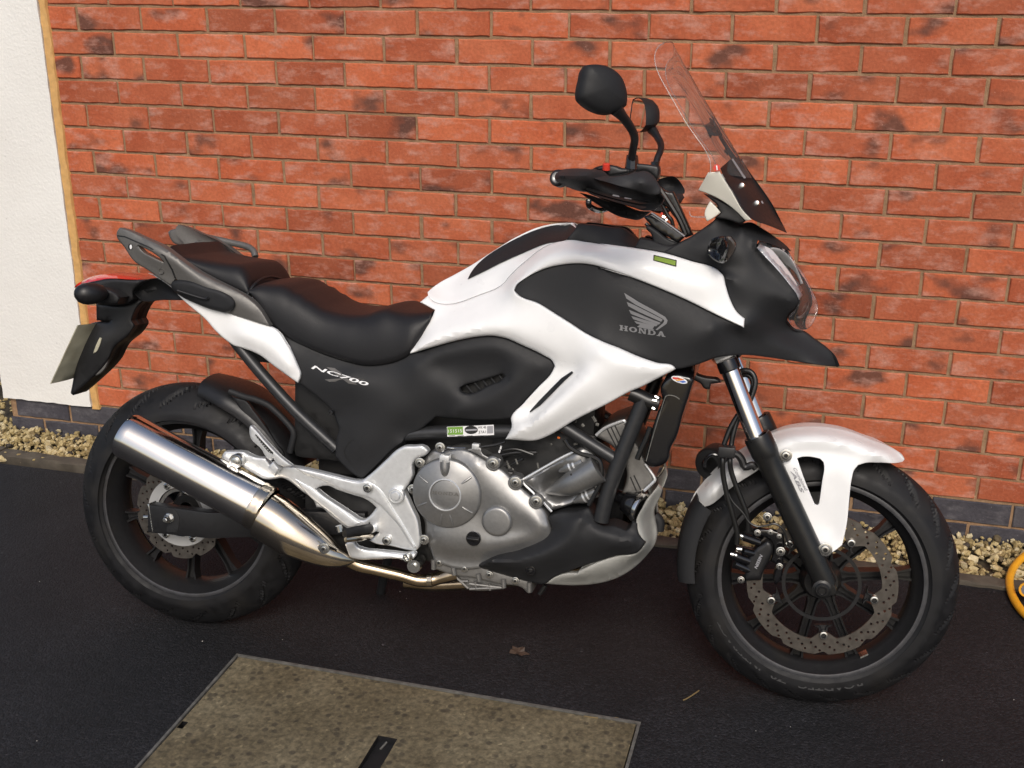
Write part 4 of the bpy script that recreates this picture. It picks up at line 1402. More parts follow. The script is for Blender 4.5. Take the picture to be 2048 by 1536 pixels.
# rear indicator
ri = sub('rear_indicator')
for s_ in (1, -1):
    c_ = U(*g(ZA, -.150, "305,536")[0]); c_.y *= s_
    lathe('indicator_body', ri, 'black_plastic', c_, (-.62, -.78 * s_, 0), [(-.045, 0), (-.044, .010), (-.036, .019), (-.02, .0245), (0, .0262), (.012, .0245), (.022, .019), (.029, .010), (.031, 0)], 32)
panel('indicator_stalk', ri, 'black_plastic', g(ZA, -.11, "370,492 440,505 490,530 520,560 500,605 430,608 370,604"), .06, 8, 8, mirror=True)
# plate hanger
ph = sub('plate_hanger')  # narrow, on the centre line
panel('hanger_arm', ph, 'black_plastic', g(ZA, (-.040, -.036), "360,600 430,604 490,608 560,600 630,572 690,575 645,600 610,650 590,705 612,738 570,800 480,880 440,960 300,1110 212,1186 196,1172 212,1090 232,960 250,800 330,725 440,715 362,706"), .05, 6, 9, mirror=True, ctrl=g(ZA, -.045, "430,760 400,850 330,1000"))
panel('hanger_flap', ph, 'decal_dim', g(ZA, -.034, "470,890 440,960 420,1010 360,1060 330,1060 400,980 440,900"), .01, 3, 9)
lathe('reflector_mount', ph, 'plate_back', U(*g(ZA, -.047, "372,865")[0]), (0, 1, 0), [(.004, .002), (-.001, .002), (-.001, 0)], 10)
panel('hanger_slot', ph, 'plate_back', g(ZA, -.0475, "382,815 395,820 385,860 350,915 340,918 352,880"), .004, 1.5, 6)
npl = sub('number_plate')
a0 = U(*g(ZA, -.085, "250,735")[0]); a1 = U(*g(ZA, -.09, "68,1112")[0])
b0 = Vector((a0.x + .012, .085, a0.z)); b1 = Vector((a1.x + .012, .085, a1.z))
m0 = Vector((a0.x + .022, 0, a0.z)); m1 = Vector((a1.x + .022, 0, a1.z))
V = []; F = []
for t in np.linspace(0, 1, 8):
    for s in np.linspace(-1, 1, 9):
        p = a0.lerp(a1, t); V.append(Vector((p.x + .020 * (1 - s * s), s * .089, p.z + (.0 if t < 1 else .006 * (1 - abs(s))))))
for i in range(7):
    for j in range(8): F.append((i * 9 + j, i * 9 + j + 1, i * 9 + j + 10, i * 9 + j + 9))
n = len(V); V += [v + Vector((-.003, 0, -.001)) for v in V]
F += [tuple(i + n for i in f[::-1]) for f in F]
ring = list(range(9)) + [i * 9 + 8 for i in range(1, 8)] + list(range(70, 62, -1)) + [i * 9 for i in range(6, 0, -1)]
F += [(ring[i], ring[(i + 1) % len(ring)], ring[(i + 1) % len(ring)] + n, ring[i] + n) for i in range(len(ring))]
from_py('plate_panel', V, F, 'plate_back', npl, 40)

# ---------------------------------------------------------------- seats
def cushion(name, mat, lower, upper, nsec=44, parent=None, rf=0.0, rr=0.0):
    lo = sorted([(v.x, v.y, v.z) for v in (U(*p) for p in catmull(lower, 4, False))])
    up = sorted([(v.x, v.y, v.z) for v in (U(*p) for p in catmull(upper, 4, False))])
    lo, up = np.array(lo), np.array(up)
    x0, x1 = max(lo[0, 0], up[0, 0]) , min(lo[-1, 0], up[-1, 0])
    X = x0 + (x1 - x0) * (.5 - .5 * np.cos(np.linspace(0, PI, nsec)))
    V = []; F = []; n = 0
    for i, x in enumerate(X):
        zl = np.interp(x, lo[:, 0], lo[:, 2]); wy = -np.interp(x, lo[:, 0], lo[:, 1]); zt = np.interp(x, up[:, 0], up[:, 2])
        u_ = (x - x0) / (x1 - x0)
        if rf and u_ > 1 - rf: zt = zl + (zt - zl) * math.sqrt(max(0.02, 1 - ((u_ - 1 + rf) / rf) ** 2))
        if rr and u_ < rr: zt = zl + (zt - zl) * math.sqrt(max(0.02, 1 - ((rr - u_) / rr) ** 2))
        zt = max(zt, zl + .006)
        h = zt - zl
        r = min(.045, h * .55)
        sec = [(-wy * .93, zl - .006), (-wy * .985, zl), (-wy, zl + min(.012, h * .2)), (-wy * .99, zl + h * .40)]
        for k in range(1, 7):
            a = PI / 2 * k / 6
            sec.append((-wy * .98 + (wy * .30) * (1 - math.cos(a)), zl + h * .40 + (h * .575) * math.sin(a)))
        sec += [(-wy * .45, zt), (-wy * .2, zt + .001), (0, zt + .0015)]
        full = sec + [(-y, z) for y, z in sec[-2::-1]]
        n = len(full)
        V += [(x, y, z) for y, z in full]
    for i in range(nsec - 1):
        for k in range(n): F.append((i * n + k, i * n + (k + 1) % n, i * n + n + (k + 1) % n, i * n + n + k))
    F += [tuple(range(n)), tuple(range((nsec - 1) * n, nsec * n))[::-1]]
    return from_py(name, V, F, mat, parent or bike, 50)
s_low = g(ZA, (-.135, -.148), "1330,520 1385,590 1450,690 1560,795 1700,872 1900,948 2048,980") + g(ZC, (-.148, -.152), "100,942 200,975 300,990 400,982 500,955 572,912") + g(ZC, (-.145, -.112), "620,845 680,745 722,670 735,645")
s_up = g(ZA, .085, "1500,425 1680,430 1765,440 1850,495 1950,555 2020,590") + g(ZC, .085, "60,480 130,530 200,572 300,603 400,612 480,605 540,584 600,576 650,592") + g(ZC, (.0, -.09), "700,622 735,640")
cushion('rider_seat', 'seat_vinyl', s_low, s_up, rr=.06)
p_low = g(ZA, -.130, "832,242 870,280 950,345 1100,438 1200,490 1290,530 1336,545")
p_up = g(ZA, .09, "835,236 870,224 1000,238 1200,268 1350,298 1500,316 1620,330 1690,362 1735,395 1765,440")
ps = cushion('pillion_seat', 'seat_vinyl', p_low, p_up, rf=.22, rr=.06)
tube('seat_piping', ps, 'seat_vinyl', [U(*g(ZA, y, s)[0]) for y, s in ((-.133, "1325,545"), (-.115, "1370,480"), (-.08, "1420,442"), (-.03, "1480,428"), (.03, "1560,450"), (.09, "1690,518"))], .0035, 8, 5)

# ---------------------------------------------------------------- white bodywork
wp = (g(ZC, -.113, "640,590 735,641") + g(ZC, (-.118, -.15), "725,668 680,745 620,845 572,908") + g(ZC, -.152, "580,919 640,902 700,884")
      + g(ZC, (-.150, -.150), "850,842 1000,812 1100,805 1180,818 1300,868 1430,930 1485,965 1502,1000 1480,1045")
      + g(ZC, (-.152, -.165), "1400,1130 1300,1240 1222,1332 1226,1385 1205,1435 1187,1466")
      + g(ZC, (-.166, -.178), "1250,1472 1400,1470 1450,1450 1640,1340 1850,1235 2000,1155") + g(ZF, (-.180, -.192), "307,1440 440,1372 579,1300")
      + g(ZF, (-.192, -.178), "574,1290 430,1250 300,1205 150,1140 0,1080") + g(ZC, (-.175, -.154), "1700,790 1600,725 1500,662 1400,600 1262,540")
      + g(ZC, -.150, "1243,518 1252,490 1310,440 1380,400 1450,372 1550,350 1650,342 1750,352 1850,380 2000,432")
      + g(ZF, (-.152, -.145), "0,520 150,562 400,655 700,785 900,885 1105,980") + g(ZF, (-.138, -.112), "1111,912 1052,862 1000,765 965,655 947,582 905,540 700,470 500,410 250,367 0,335")
      + g(ZC, (-.104, -.098), "1850,228 1700,205 1580,190") + g(ZC, (-.098, -.098), "1460,225 1320,325 1210,428 1180,466 1000,552 850,601 800,604 720,580 692,547"))
wctrl = (ln(ZC, -.132, "1330,340 1430,282 1550,240 1700,238 1850,262", c=.3) + ln(ZF, -.138, "300,430 600,520 850,590", c=.4)
         + ln(ZC, -.163, "640,876 700,850 870,806 1000,778 1110,770 1200,785 1320,835 1450,894 1555,938 1632,985", c=.05, st=8)
         + ln(ZF, (-.199, -.200), "0,1180 150,1225 300,1270 430,1305", c=.05, st=8) + ln(ZC, (-.198, -.186), "1830,930 1740,1010 1600,1130 1450,1260 1330,1360 1240,1440", c=.05, st=8)
         + ln(ZC, -.163, "1632,1035 1560,1110 1450,1230 1340,1340", c=.08))
side, wf = panel('side_fairing', bike, 'white_paint', wp, .010, 4.5, 7, ctrl=wctrl, mirror=True, sub=3, smooth=30)
decal('vent_slot', side, 'decal_black', [g(ZC, 0, "1340,1290 1400,1222 1470,1150 1545,1075 1612,1031 1621,1042 1560,1098 1480,1180 1410,1250 1345,1296")], wf, -.0032)
lid_ol = (g(ZC, (-.095, -.03), "692,547 689,525 720,497 760,468 860,414") + g(ZC, (-.02, 0), "960,358 1100,268 1250,176 1400,110 1500,88 1620,82")
          + g(ZC, (-.08, -.100), "1640,118 1582,188") + g(ZC, (-.099, -.099), "1460,223 1320,323 1210,426 1180,464 1000,550 850,599 800,602 720,578"))
lid, lf = panel('storage_lid', bike, 'white_paint', lid_ol, .010, 2.5, 8, off=.004, ctrl=g(ZC, -.07, "900,500 1050,420 1200,320") + g(ZC, -.05, "1000,390 1200,260 1400,165 1520,125") + g(ZC, -.088, "1000,500 1150,430"), mirror=True)
panel('lid_trim', lid, 'matt_plastic', g(ZC, 0, "945,442 965,402 1000,355 1060,300 1150,240 1260,180 1400,121 1500,97 1600,90 1638,118 1580,187 1450,214 1300,274 1150,341 1040,397"), .004, 1.5, 8, field=lf, off=-.0065, mirror=True, back=True)
panel('fuel_flap_trim', bike, 'matt_plastic', g(ZE, (-.100, -.03), "423,1340 482,1270 500,1240 600,1247 700,1262 790,1272 830,1300 880,1350") + g(ZE, -.09, "902,1390 860,1388 700,1379 560,1362"), .03, 3, 8, mirror=True, ctrl=g(ZE, -.07, "600,1300 750,1320"))
panel('cowl_bridge', bike, 'matt_plastic', g(ZE, (-.09, -.105), "895,1330 960,1345 1100,1380 1180,1345 1240,1320 1100,1430 1000,1415 860,1392"), .06, 3, 9, mirror=True)

# ---------------------------------------------------------------- dark shroud + front cowl (one moulding in view)
cw = (g(ZC, (-.172, -.158), "1700,790 1600,725 1500,662 1400,600 1262,540") + g(ZC, -.146, "1240,518 1250,490 1310,440 1380,400 1450,372 1550,350 1650,342 1750,352 1850,380 2000,432"))
cowl_ol = (g(ZC, -.146, "1240,518 1250,490 1308,438 1380,398 1450,370 1550,348 1650,340 1750,350 1850,378 2000,430") + g(ZF, (-.148, -.140), "0,518 150,560 400,653 700,783 900,883 1104,978")
           + g(ZF, (-.134, -.110), "1109,912 1050,862 998,765 963,655 945,582 903,540 700,468 480,402") + g(ZF, (-.108, -.085), "600,335 710,272 780,225 880,150 908,118")
           + g(ZF, (-.06, 0), "1000,155 1075,185 1150,175 1250,225 1350,290 1440,360 1466,392") + g(ZF, (-.06, -.105), "1400,375 1300,335 1212,310")
           + g(ZF, (-.112, -.092), "1199,362 1260,425 1340,510 1440,630 1518,740 1530,790") + g(ZF, (-.085, -.05), "1500,835 1445,895 1440,942") + g(ZF, (-.03, 0), "1500,1002 1560,1012 1650,1070 1750,1140 1810,1200 1836,1262")
           + g(ZF, (-.008, -.128), "1822,1280 1750,1275 1500,1240 1300,1210 1120,1190 1000,1195") + g(ZF, (-.138, -.172), "880,1215 800,1245 720,1272 579,1298 430,1250 300,1205 150,1140 0,1080")
           + g(ZC, (-.166, -.150), "1700,790 1600,725 1500,662 1400,600 1262,541"))
cctrl = (ln(ZF, (-.160, -.012), "860,990 1000,1012 1200,1062 1400,1120 1600,1180 1800,1240", c=.05, st=8) + ln(ZF, -.153, "60,600 200,640 450,740 650,850 800,940", c=.12) + ln(ZF, (-.160, -.158), "860,990 740,1060 560,1120 380,1110 200,1040", c=.2)
         + ln(ZF, (-.138, -.104), "960,600 1080,640 1200,690 1340,745 1470,780", c=.06) + ln(ZF, (-.100, -.100), "1090,220 1200,400 1330,560 1480,735", c=.06) + g(ZF, -.120, "700,420 820,380 900,470") + g(ZF, -.078, "1340,885 1405,870") + g(ZF, -.112, "1240,930 1250,850"))
cowl, cof = panel('front_cowl', bike, 'matt_plastic', cowl_ol, .012, 4.0, 7, off=.004, ctrl=cctrl, mirror=True, sub=3, smooth=24)

# emblem and word on the shroud
wing = ["185,713 300,785 420,850 500,897 520,925 510,952 440,1000 426,996 485,945 494,928 484,914 400,868 275,805 203,757",
        "206,783 262,806 350,850 440,896 482,918 470,936 400,905 300,860 217,815",
        "222,843 300,874 400,918 466,943 452,957 380,930 238,875",
        "240,890 320,914 400,938 446,956 430,971 340,945 255,915",
        "262,928 330,944 420,967 405,986 300,955 278,948",
        "285,972 312,955 400,984 418,996 405,997 290,977"]
decal('wing_emblem', cowl, 'decal_grey', [g(ZF, 0, s) for s in wing], cof, -.0014, mirror=False)
p0 = g(ZF, 0, "150,1000")[0]; p1 = g(ZF, 0, "500,1053")[0]
print_text('maker_word', cowl, 'decal_grey', '', p0[:2], p1[:2], 10.5, cof, -.0014, vdir=(.3, -10.6), tri=slab_word())

# ---------------------------------------------------------------- dark side cover with model lettering
sc_ol = (g(ZA, (-.135, -.138), "1560,800 1700,868 1800,912 1920,953 2048,978") + g(ZC, (-.138, -.140), "100,938 200,972 300,990 400,980 500,953 570,914 640,902 700,884")
         + g(ZC, -.142, "850,842 1000,812 1100,805 1180,818 1300,868 1430,930 1485,965 1502,1000 1480,1045 1400,1130 1300,1240 1224,1334")
         + g(ZC, -.142, "1100,1345 1000,1346 860,1336 742,1322 700,1360 640,1405 545,1462") + g(ZD, (-.148, -.15), "470,185 430,212 330,310 240,395 190,365 120,300 88,265 93,170 106,100 102,88")
         + g(ZA, -.145, "1890,1330 1850,1262 1780,1200 1662,1110 1668,1052 1640,985 1605,900"))
sctrl_old = (ln(ZC, -.150, "650,960 800,925 1000,890 1150,905") + ln(ZC, -.143, "760,990 900,960 1060,930") + ln(ZC, -.128, "1100,1030 1180,1065 1050,1110 920,1140") + ln(ZC, -.150, "1200,1090 1100,1180 950,1270 850,1310")
         + ln(ZC, -.156, "600,1010 700,1080 850,1170 900,1200") + ln(ZC, -.162, "200,1100 400,1150 600,1200 500,1350 300,1300") + g(ZC, -.148, "1350,950 1300,1050") + g(ZD, -.158, "300,200 200,250") + g(ZA, -.152, "1800,1080"))
sctrl = (ln(ZC, -.1525, "600,985 700,940 850,903 1000,880 1115,876 1240,918 1370,980 1420,1015", c=.05) + ln(ZC, -.146, "760,1000 900,965 1050,945 1150,965 1190,1040", c=.12) + ln(ZC, -.144, "930,1150 1050,1115 1185,1070") + ln(ZC, -.156, "1230,1075 1110,1190 940,1290 850,1322", c=.05)
         + ln(ZC, -.1565, "610,1000 720,1080 880,1190 905,1215", c=.06) + ln(ZC, -.158, "190,1060 400,1120 640,1200") + g(ZC, -.158, "500,1330 300,1300") + ln(ZC, -.148, "1400,1060 1300,1170 1180,1290") + g(ZD, -.157, "300,220 200,250") + g(ZA, -.151, "1800,1080"))
sc, scf = panel('side_cover', bike, 'matt_plastic', sc_ol, .010, 4.0, 7, corner=42, ctrl=sctrl, mirror=True, smooth=30,
               holes=[g(ZC, 0, "897,1140 920,1125 1000,1100 1100,1070 1165,1050 1181,1062 1162,1086 1080,1122 985,1170 960,1176 920,1169 902,1156")])
for k in range(5):
    t = k / 4
    x0, y0 = 925 + 205 * t, 1118 - 70 * t
    panel('vent_slat', sc, 'matt_plastic', g(ZC, -.1335, "%f,%f %f,%f %f,%f %f,%f" % (x0, y0, x0 + 11, y0 - 4, x0 + 58, y0 + 54, x0 + 47, y0 + 60)), .004, 1.0, 9)
panel('vent_back', sc, 'dark_inner', g(ZC, -.118, "880,1140 1165,1040 1195,1070 980,1190 900,1170"), .004, 1.0, 9)
decal('cover_seam', sc, 'decal_black', [g(ZD, 0, "170,172 200,168 470,165 470,168 200,171 176,176 140,225 140,250 230,370 226,373 136,252 136,224")], scf, -.0008)
decal('cover_seam', sc, 'decal_black', [g(ZC, 0, "0,1480 60,1490 62,1494 0,1485"), ], scf, -.0008)
lathe('cover_screw', sc, 'black_plastic', U(*g(ZC, -.168, "68,1298")[0]), (0, 1, 0), [(.012, .0055), (-.001, .0055), (-.002, .0045), (-.002, .003), (.001, .003), (.001, 0)], 18)
pa = g(ZA, 0, "1738,1003")[0][:2]; pb = g(ZC, 0, "312,1135")[0][:2]
decal('model_mark', sc, 'decal_dim', [g(ZC, 0, "40,1005 95,1012 240,1118 185,1112"), g(ZC, 0, "30,1085 60,1100 290,1085 215,1072")], scf, -.0012)
print_text('model_letters', sc, 'decal_white', 'NC700', (622, 737), (738.5, 774), 9.5, scf, -.0018, shear=.35, bold=.02, vdir=(-2.0, -9.0))

# ---------------------------------------------------------------- stickers
stk = sub('dealer_sticker')
sf = Field(g(ZD, -.1412, "720,95 990,85 725,150 990,140"))
decal('sticker_base', stk, 'decal_white', [g(ZD, 0, "722,96 988,84 990,142 724,152")], sf, -.0008)
decal('sticker_green', stk, 'decal_green', [g(ZD, 0, "724,98 812,94 814,140 726,142")], sf, -.0014)
decal('sticker_oval', stk, 'decal_black', [g(ZD, 0, " ".join("%.1f,%.1f" % (860 + 38 * math.cos(t), 113 + 24 * math.sin(t)) for t in np.linspace(0, 2 * PI, 21)[:-1]))], sf, -.0014)
decal('sticker_oval_band', stk, 'decal_text_grey', [g(ZD, 0, "828,110 892,107 892,117 828,120")], sf, -.0018)
for s, a_, b_, h, m_ in (('151515', "730,130", "808,127", 6.5, 'decal_white'), ('WK 48', "898,107", "944,105", 5, 'decal_black'), ('37A1', "902,134", "944,132", 5.5, 'decal_black')):
    print_text('sticker_print', stk, m_, s, g(ZD, 0, a_)[0][:2], g(ZD, 0, b_)[0][:2], h, sf, -.0019)
decal('sticker_patch', stk, 'decal_text_grey', [g(ZD, 0, "950,92 984,90 985,132 951,134")], sf, -.0014)
for k in range(5):
    decal('sticker_print', stk, 'decal_dim', [g(ZD, 0, "%d,146 %d,144 %d,147 %d,149" % (732 + 50 * k, 768 + 50 * k, 768 + 50 * k, 732 + 50 * k))], sf, -.0016)
lcd = sub('green_display_sticker')
decal('sticker_base', lcd, 'decal_black', [g(ZF, 0, "412,420 590,462 586,512 408,464")], wf, -.0016)
decal('sticker_face', lcd, 'decal_lcd_green', [g(ZF, 0, "420,429 582,468 579,503 416,460")], wf, -.0026)

# ---------------------------------------------------------------- engine
en = sub('engine')
case_ol = g(ZD, -.150, "640,232 700,232 800,216 870,236 920,262 985,300 1050,345 1110,405 1160,450 1235,520 1290,585 1312,650 1322,690 1310,730 1210,790 1100,830 920,900 780,905 650,862 640,830 600,720 592,625 560,570 535,500 545,400 565,320 600,270")
case, caf = panel('crank_cover', en, 'engine_silver', case_ol, .14, 6, 6, relax=3, ctrl=ln(ZD, -.1645, "900,300 945,390 1010,452 1080,512 1150,562 1235,622 1285,672", c=.07, st=9) + ln(ZD, -.160, "900,560 960,700 1080,700 1180,680") + ln(ZD, -.161, "632,700 655,755 700,786 850,800 1040,788 1190,738 1285,688", c=.07, st=9) + ln(ZD, -.146, "660,830 800,860 950,850 1150,790"))
cc = U(*g(ZD, -.158, "727,468")[0])
cl = lathe('clutch_cover', en, 'engine_silver', cc, (0, 1, 0), [(.02, .0805), (-.010, .0805), (-.0135, .0785), (-.0145, .0765), (-.0150, .0755), (-.0215, .054), (-.0245, .0385), (-.0255, .0352), (-.0235, .0335), (-.0215, .0330), (-.0225, .0300), (-.0228, 0)], 96)
lathe('clutch_ring', en, 'silver_alloy', cc, (0, 1, 0), [(-.0238, .0385), (-.0266, .0362), (-.0266, .0350), (-.0222, .0332), (-.0215, .0332)], 72)
for dg in (38, -31, 150, 208, 262, 285):
    t = math.radians(dg)
    P = [cc + Vector((r * math.cos(t), y, r * math.sin(t))) for r, y in ((.047, -.0225), (.058, -.0205), (.073, -.0160))]
    tube('cover_rib', en, 'engine_silver', P, [.0016, .0028, .0026], 8, 2)
tb = cc + Vector((-.004, -.017, .067))
lathe('cable_boss', en, 'engine_silver', tb + Vector((0, 0, .008)), (0.06, -.12, -1), [(-.004, .011), (.012, .0115), (.022, .010), (.030, .007), (.034, .003), (.034, 0)], 20)
box('cable_clip', en, 'silver_alloy', tb.x - .011, tb.x + .011, tb.y - .010, tb.y + .012, tb.z + .008, tb.z + .024, .002)
print_text('engine_word', en, 'engine_dark', '', (864, 988), (917, 992), 6.2, Field(g(ZD, cc.y - .0230, "640,400 800,400 720,560")), -.0012, tri=slab_word())
c2 = U(*g(ZD, -.163, "1008,630")[0])
lathe('pulse_cover', en, 'engine_silver', c2, (0, 1, 0), [(.02, .0345), (-.006, .0345), (-.0095, .0320), (-.0105, .0300), (-.0110, .0265), (-.0115, 0)], 60)
c3 = U(*g(ZD, -.160, "878,725")[0])
fl = lathe('filler_cap', en, 'gloss_black', c3, (0, 1, 0), [(.015, .017), (-.010, .017), (-.012, .0155), (-.012, 0)], 28)
box('filler_grip', en, 'gloss_black', c3.x - .014, c3.x + .014, c3.y - .019, c3.y - .010, c3.z - .003, c3.z + .003, .0015)
lathe('filler_boss', en, 'engine_dark', c3 + Vector((0, .006, .012)), (0, 1, 0), [(.01, .022), (-.004, .022), (-.006, .019), (-.006, 0)], 28)
for s, r in (("683,213", .0068), ("567,300", .0068), ("527,450", .0066), ("985,303", .0072), ("1112,412", .0078), ("1230,520", .0078), ("592,738", .0068)):
    bolt(en, *g(ZD, -.166, s)[0], r, 'bolt_steel', 'case_bolt', collar=r * 1.7)
for s in ("985,303", "1112,412", "1230,520"):
    lathe('bolt_boss', en, 'engine_silver', U(*g(ZD, -.158, s)[0]), (0, 1, 0), [(.03, .0165), (-.003, .0165), (-.005, .0145), (-.005, 0)], 24)
# cylinder block and head
cyl, cyf = panel('cylinder_block', en, 'engine_silver', g(ZQ, -.145, "25,900 400,690 800,455 950,560 990,640 1015,740 1030,850 1000,1000 930,1085 700,1190 400,1290 280,1150 150,1020"), .20, 6, 8, ctrl=g(ZQ, -.120, "150,900 400,780 300,1000 600,1150") + g(ZQ, -.147, "700,830 850,780 800,950 950,900 650,900") + g(ZQ, -.125, "450,1080 550,780"))
for s0, s1, r0 in (("560,590", "830,640", 0), ):
    pass
for (a_, b_, r_) in (("505,785", "810,665", .0135), ("690,1175", "980,1040", .0135)):
    P = [U(*g(ZQ, -.142, a_)[0]), U(*g(ZQ, -.147, b_)[0])]
    tube('head_stud_boss', en, 'engine_silver', [P[0], P[0].lerp(P[1], .18), P[0].lerp(P[1], .36), P[1]], [.004, .0075, r_, r_], 16, 1)
    for tt in (.45, .62):
        c = P[0].lerp(P[1], tt); tube('gasket_line', en, 'silver_alloy', [c, c + (P[1] - P[0]).normalized() * .004], r_ * 1.05, 16, 1)
P = [U(*g(ZQ, -.128, "330,1050")[0]), U(*g(ZQ, -.150, "640,950")[0]), U(*g(ZQ, -.152, "1010,740")[0])]
tube('cylinder_bulge', en, 'engine_silver', P, [.006, .026, .034], 24, 4)
decal('gasket_gap', en, 'decal_black', [g(ZQ, -.16, "640,820 660,810 720,960 705,965"), g(ZQ, -.16, "720,800 735,795 775,945 765,950")], Field(g(ZQ, -.172, "640,820 775,945 720,800")), -.001)
decal('casting_groove', en, 'decal_black', [g(ZQ, 0, "410,1000 520,920 660,820 668,835 560,920 470,980")], cyf, -.004)
head, hf = panel('cylinder_head', en, 'engine_dark', g(ZQ, -.115, "955,335 1010,280 1090,225 1200,180 1330,135 1352,165 1500,450 1640,720 1725,890 1600,1030 1440,1072 1305,1065 1370,830 1200,480"), .20, 5, 9)
for s in ("1095,225 1112,218 1240,470 1225,476", "1145,195 1160,188 1275,440 1262,450", "1195,180 1210,172 1300,360 1290,370", "1405,860 1420,852 1500,1040 1485,1048", "1450,840 1465,832 1555,1020 1542,1030"):
    decal('head_groove', en, 'decal_black', [g(ZQ, 0, s)], hf, -.0012)
tube('head_rim', en, 'silver_alloy', pxs(ZQ, -.118, "975,325 1030,272 1100,222 1200,180 1325,138 1350,165"), .0035, 8, 4)
tube('head_rim', en, 'silver_alloy', pxs(ZQ, -.118, "1600,690 1680,800 1725,885 1700,930 1590,1032"), .0035, 8, 4)
tube('block_edge', en, 'silver_alloy', pxs(ZQ, -.147, "28,895 60,955 150,1040 215,1105 270,1110 300,1180 405,1300"), .0030, 8, 3)
tube('block_edge', en, 'silver_alloy', pxs(ZQ, -.146, "28,895 300,740 560,595 690,535"), .0030, 8, 3)
# bracket, cables and odds and ends over the crank cover
br = sub('cable_bracket')
panel('bracket_plate', br, 'engine_silver', g(ZP, -.158, "1050,270 1180,260 1210,350 1290,400 1370,455 1430,405 1485,435 1440,500 1390,520 1330,480 1200,395 1080,330 960,290"), .004, 1.5, 6)
box('cable_end', br, 'silver_alloy', *(lambda p: (p.x - .008, p.x + .008, -.163, -.148, p.z - .006, p.z + .006))(U(*g(ZP, -.155, "1115,235")[0])), .001)
tube('clutch_cable', br, 'hose_black', pxs(ZP, -.156, "1190,250 1300,235 1420,215 1540,175"), .0032, 8, 3)
tube('cable_rod', br, 'bolt_steel', pxs(ZP, -.160, "690,255 820,268 960,268"), .0016, 6, 2)
for s in ("1470,280 1480,230", "1450,330 1462,290"):
    tube('cable_tie', br, 'decal_white', pxs(ZP, -.150, s), .0022, 6, 1)
for i, s in enumerate(("1040,480 1300,520 1500,560 1800,420", "1100,400 1400,380 1700,330 2000,330", "1400,450 1500,600 1650,640", "1500,300 1700,280 1950,360", "1250,420 1350,560 1550,700")):
    tube('wiring', br, 'hose_black', pxs(ZP, -.120 - .004 * i, s), .0035 + .001 * (i % 3), 8, 4)
for s in ("1590,520 1610,560", "1690,420 1720,500", "2010,480 2025,560", "1640,570 1665,580", "1560,450 1600,560"):
    tube('wire_clip', br, 'galvanised', pxs(ZP, -.136, s), .0022, 6, 1)
for s in ("420,290 440,300", "480,350 510,360", "395,440 410,435", "690,440 740,430"):
    tube('wire_clip', br, 'decal_orange' if s.startswith('4') and '350' in s else 'galvanised', pxs(ZQ, -.138, s), .0025, 6, 1)
for s in ("930,80 970,150", "970,180 1010,190", "790,180 820,210", "715,145 725,150"):
    tube('wire_clip', br, 'galvanised', pxs(ZQ, -.138, s), .0036, 6, 1)
tube('breather_hose', br, 'hose_black', pxs(ZQ, -.160, "570,380 640,480 780,560 930,600 1020,660 1045,800 1020,960 940,1110 880,1220"), .0050, 10, 4)
# oil pan flange with fins
op = sub('oil_pan')
panel('pan_flange', op, 'engine_dark', g(ZR, -.140, "185,462 300,478 520,520 700,575 960,650 962,730 920,728 900,705 700,660 500,615 330,590 200,545 178,540"), .16, 3, 9)
panel('pan_sump', op, 'engine_dark', g(ZR, -.125, "330,570 470,600 720,660 745,690 600,715 460,700 400,645"), .15, 3, 9)
for s in ("230,492", "430,540", "625,588", "830,636"):
    bolt(op, *g(ZR, -.146, s)[0], .0062, 'bolt_steel', 'pan_bolt', collar=.0085)
for s in ("340,530 350,590", "535,580 545,640", "735,625 740,690", "940,650 940,725", "185,470 185,545"):
    tube('pan_rib', op, 'engine_dark', pxs(ZR, -.145, s), .0055, 10, 1)
for s in ("345,590 460,695", "400,640 460,640", "515,640 520,700", "625,660 630,710", "470,700 740,690", "470,660 720,690"):
    tube('pan_fin', op, 'engine_dark', pxs(ZR, -.130, s), .0035, 8, 1)
tube('drain_hose', op, 'hose_black', pxs(ZR, -.12, "1065,670 1045,705 1020,742"), .0052, 10, 2)

# ---------------------------------------------------------------- belly pan
bp_ol = (g(ZR, (-.150, -.155), "525,520 590,480 660,442 870,388 980,340 1060,300 1118,225 1086,132 1180,94 1310,86") + g(ZR, (-.155, -.150), "1410,55 1440,110 1470,160 1530,200 1600,200 1700,238 1725,220 1752,168 1790,185 1800,262 1855,335") + g(ZR, (-.150, -.140), "1800,405 1620,440 1500,476 1330,530 1250,560 1190,582 1130,612 1065,660 960,650 700,575"))
bpan, bpf = panel('belly_pan', bike, 'matt_plastic', bp_ol, .06, 4, 6, relax=3, ctrl=ln(ZR, -.184, "560,510 690,462 830,472 900,468 1080,400 1270,292 1345,152", c=.06, st=9) + ln(ZR, -.172, "1345,200 1500,230 1650,290 1750,330") + ln(ZR, -.172, "1000,520 1200,450 1400,350 1600,370") + g(ZR, -.160, "1370,105"), mirror=True, smooth=25)
bolt(bpan, *g(ZR, -.172, "950,556")[0], .0065, 'gloss_black', 'pan_screw', collar=.011)
panel('white_chin', bike, 'white_shaded', g(ZR, (-.145, -.150), "1065,658 1130,612 1195,583 1320,576 1340,545 1500,478 1620,440 1800,405 1858,335 1800,264 1782,160 1830,60") + g(ZQ, (-.125, -.05), "1600,1180 1700,1050 1768,962 1815,1030 1800,1090 1730,1240 1712,1330 1730,1420") + g(ZR, (-.05, -.10), "1945,260 1935,330 1860,440 1780,520 1640,610 1440,663 1300,672"), .02, 4, 7, mirror=True, off=.004, relax=14,
      ctrl=ln(ZR, -.150, "1200,620 1400,600 1550,575 1700,490 1850,380") + g(ZR, -.13, "1880,200"), holes=[g(ZR, -.15, "1250,572 1310,560 1480,482 1400,515 1320,550")])
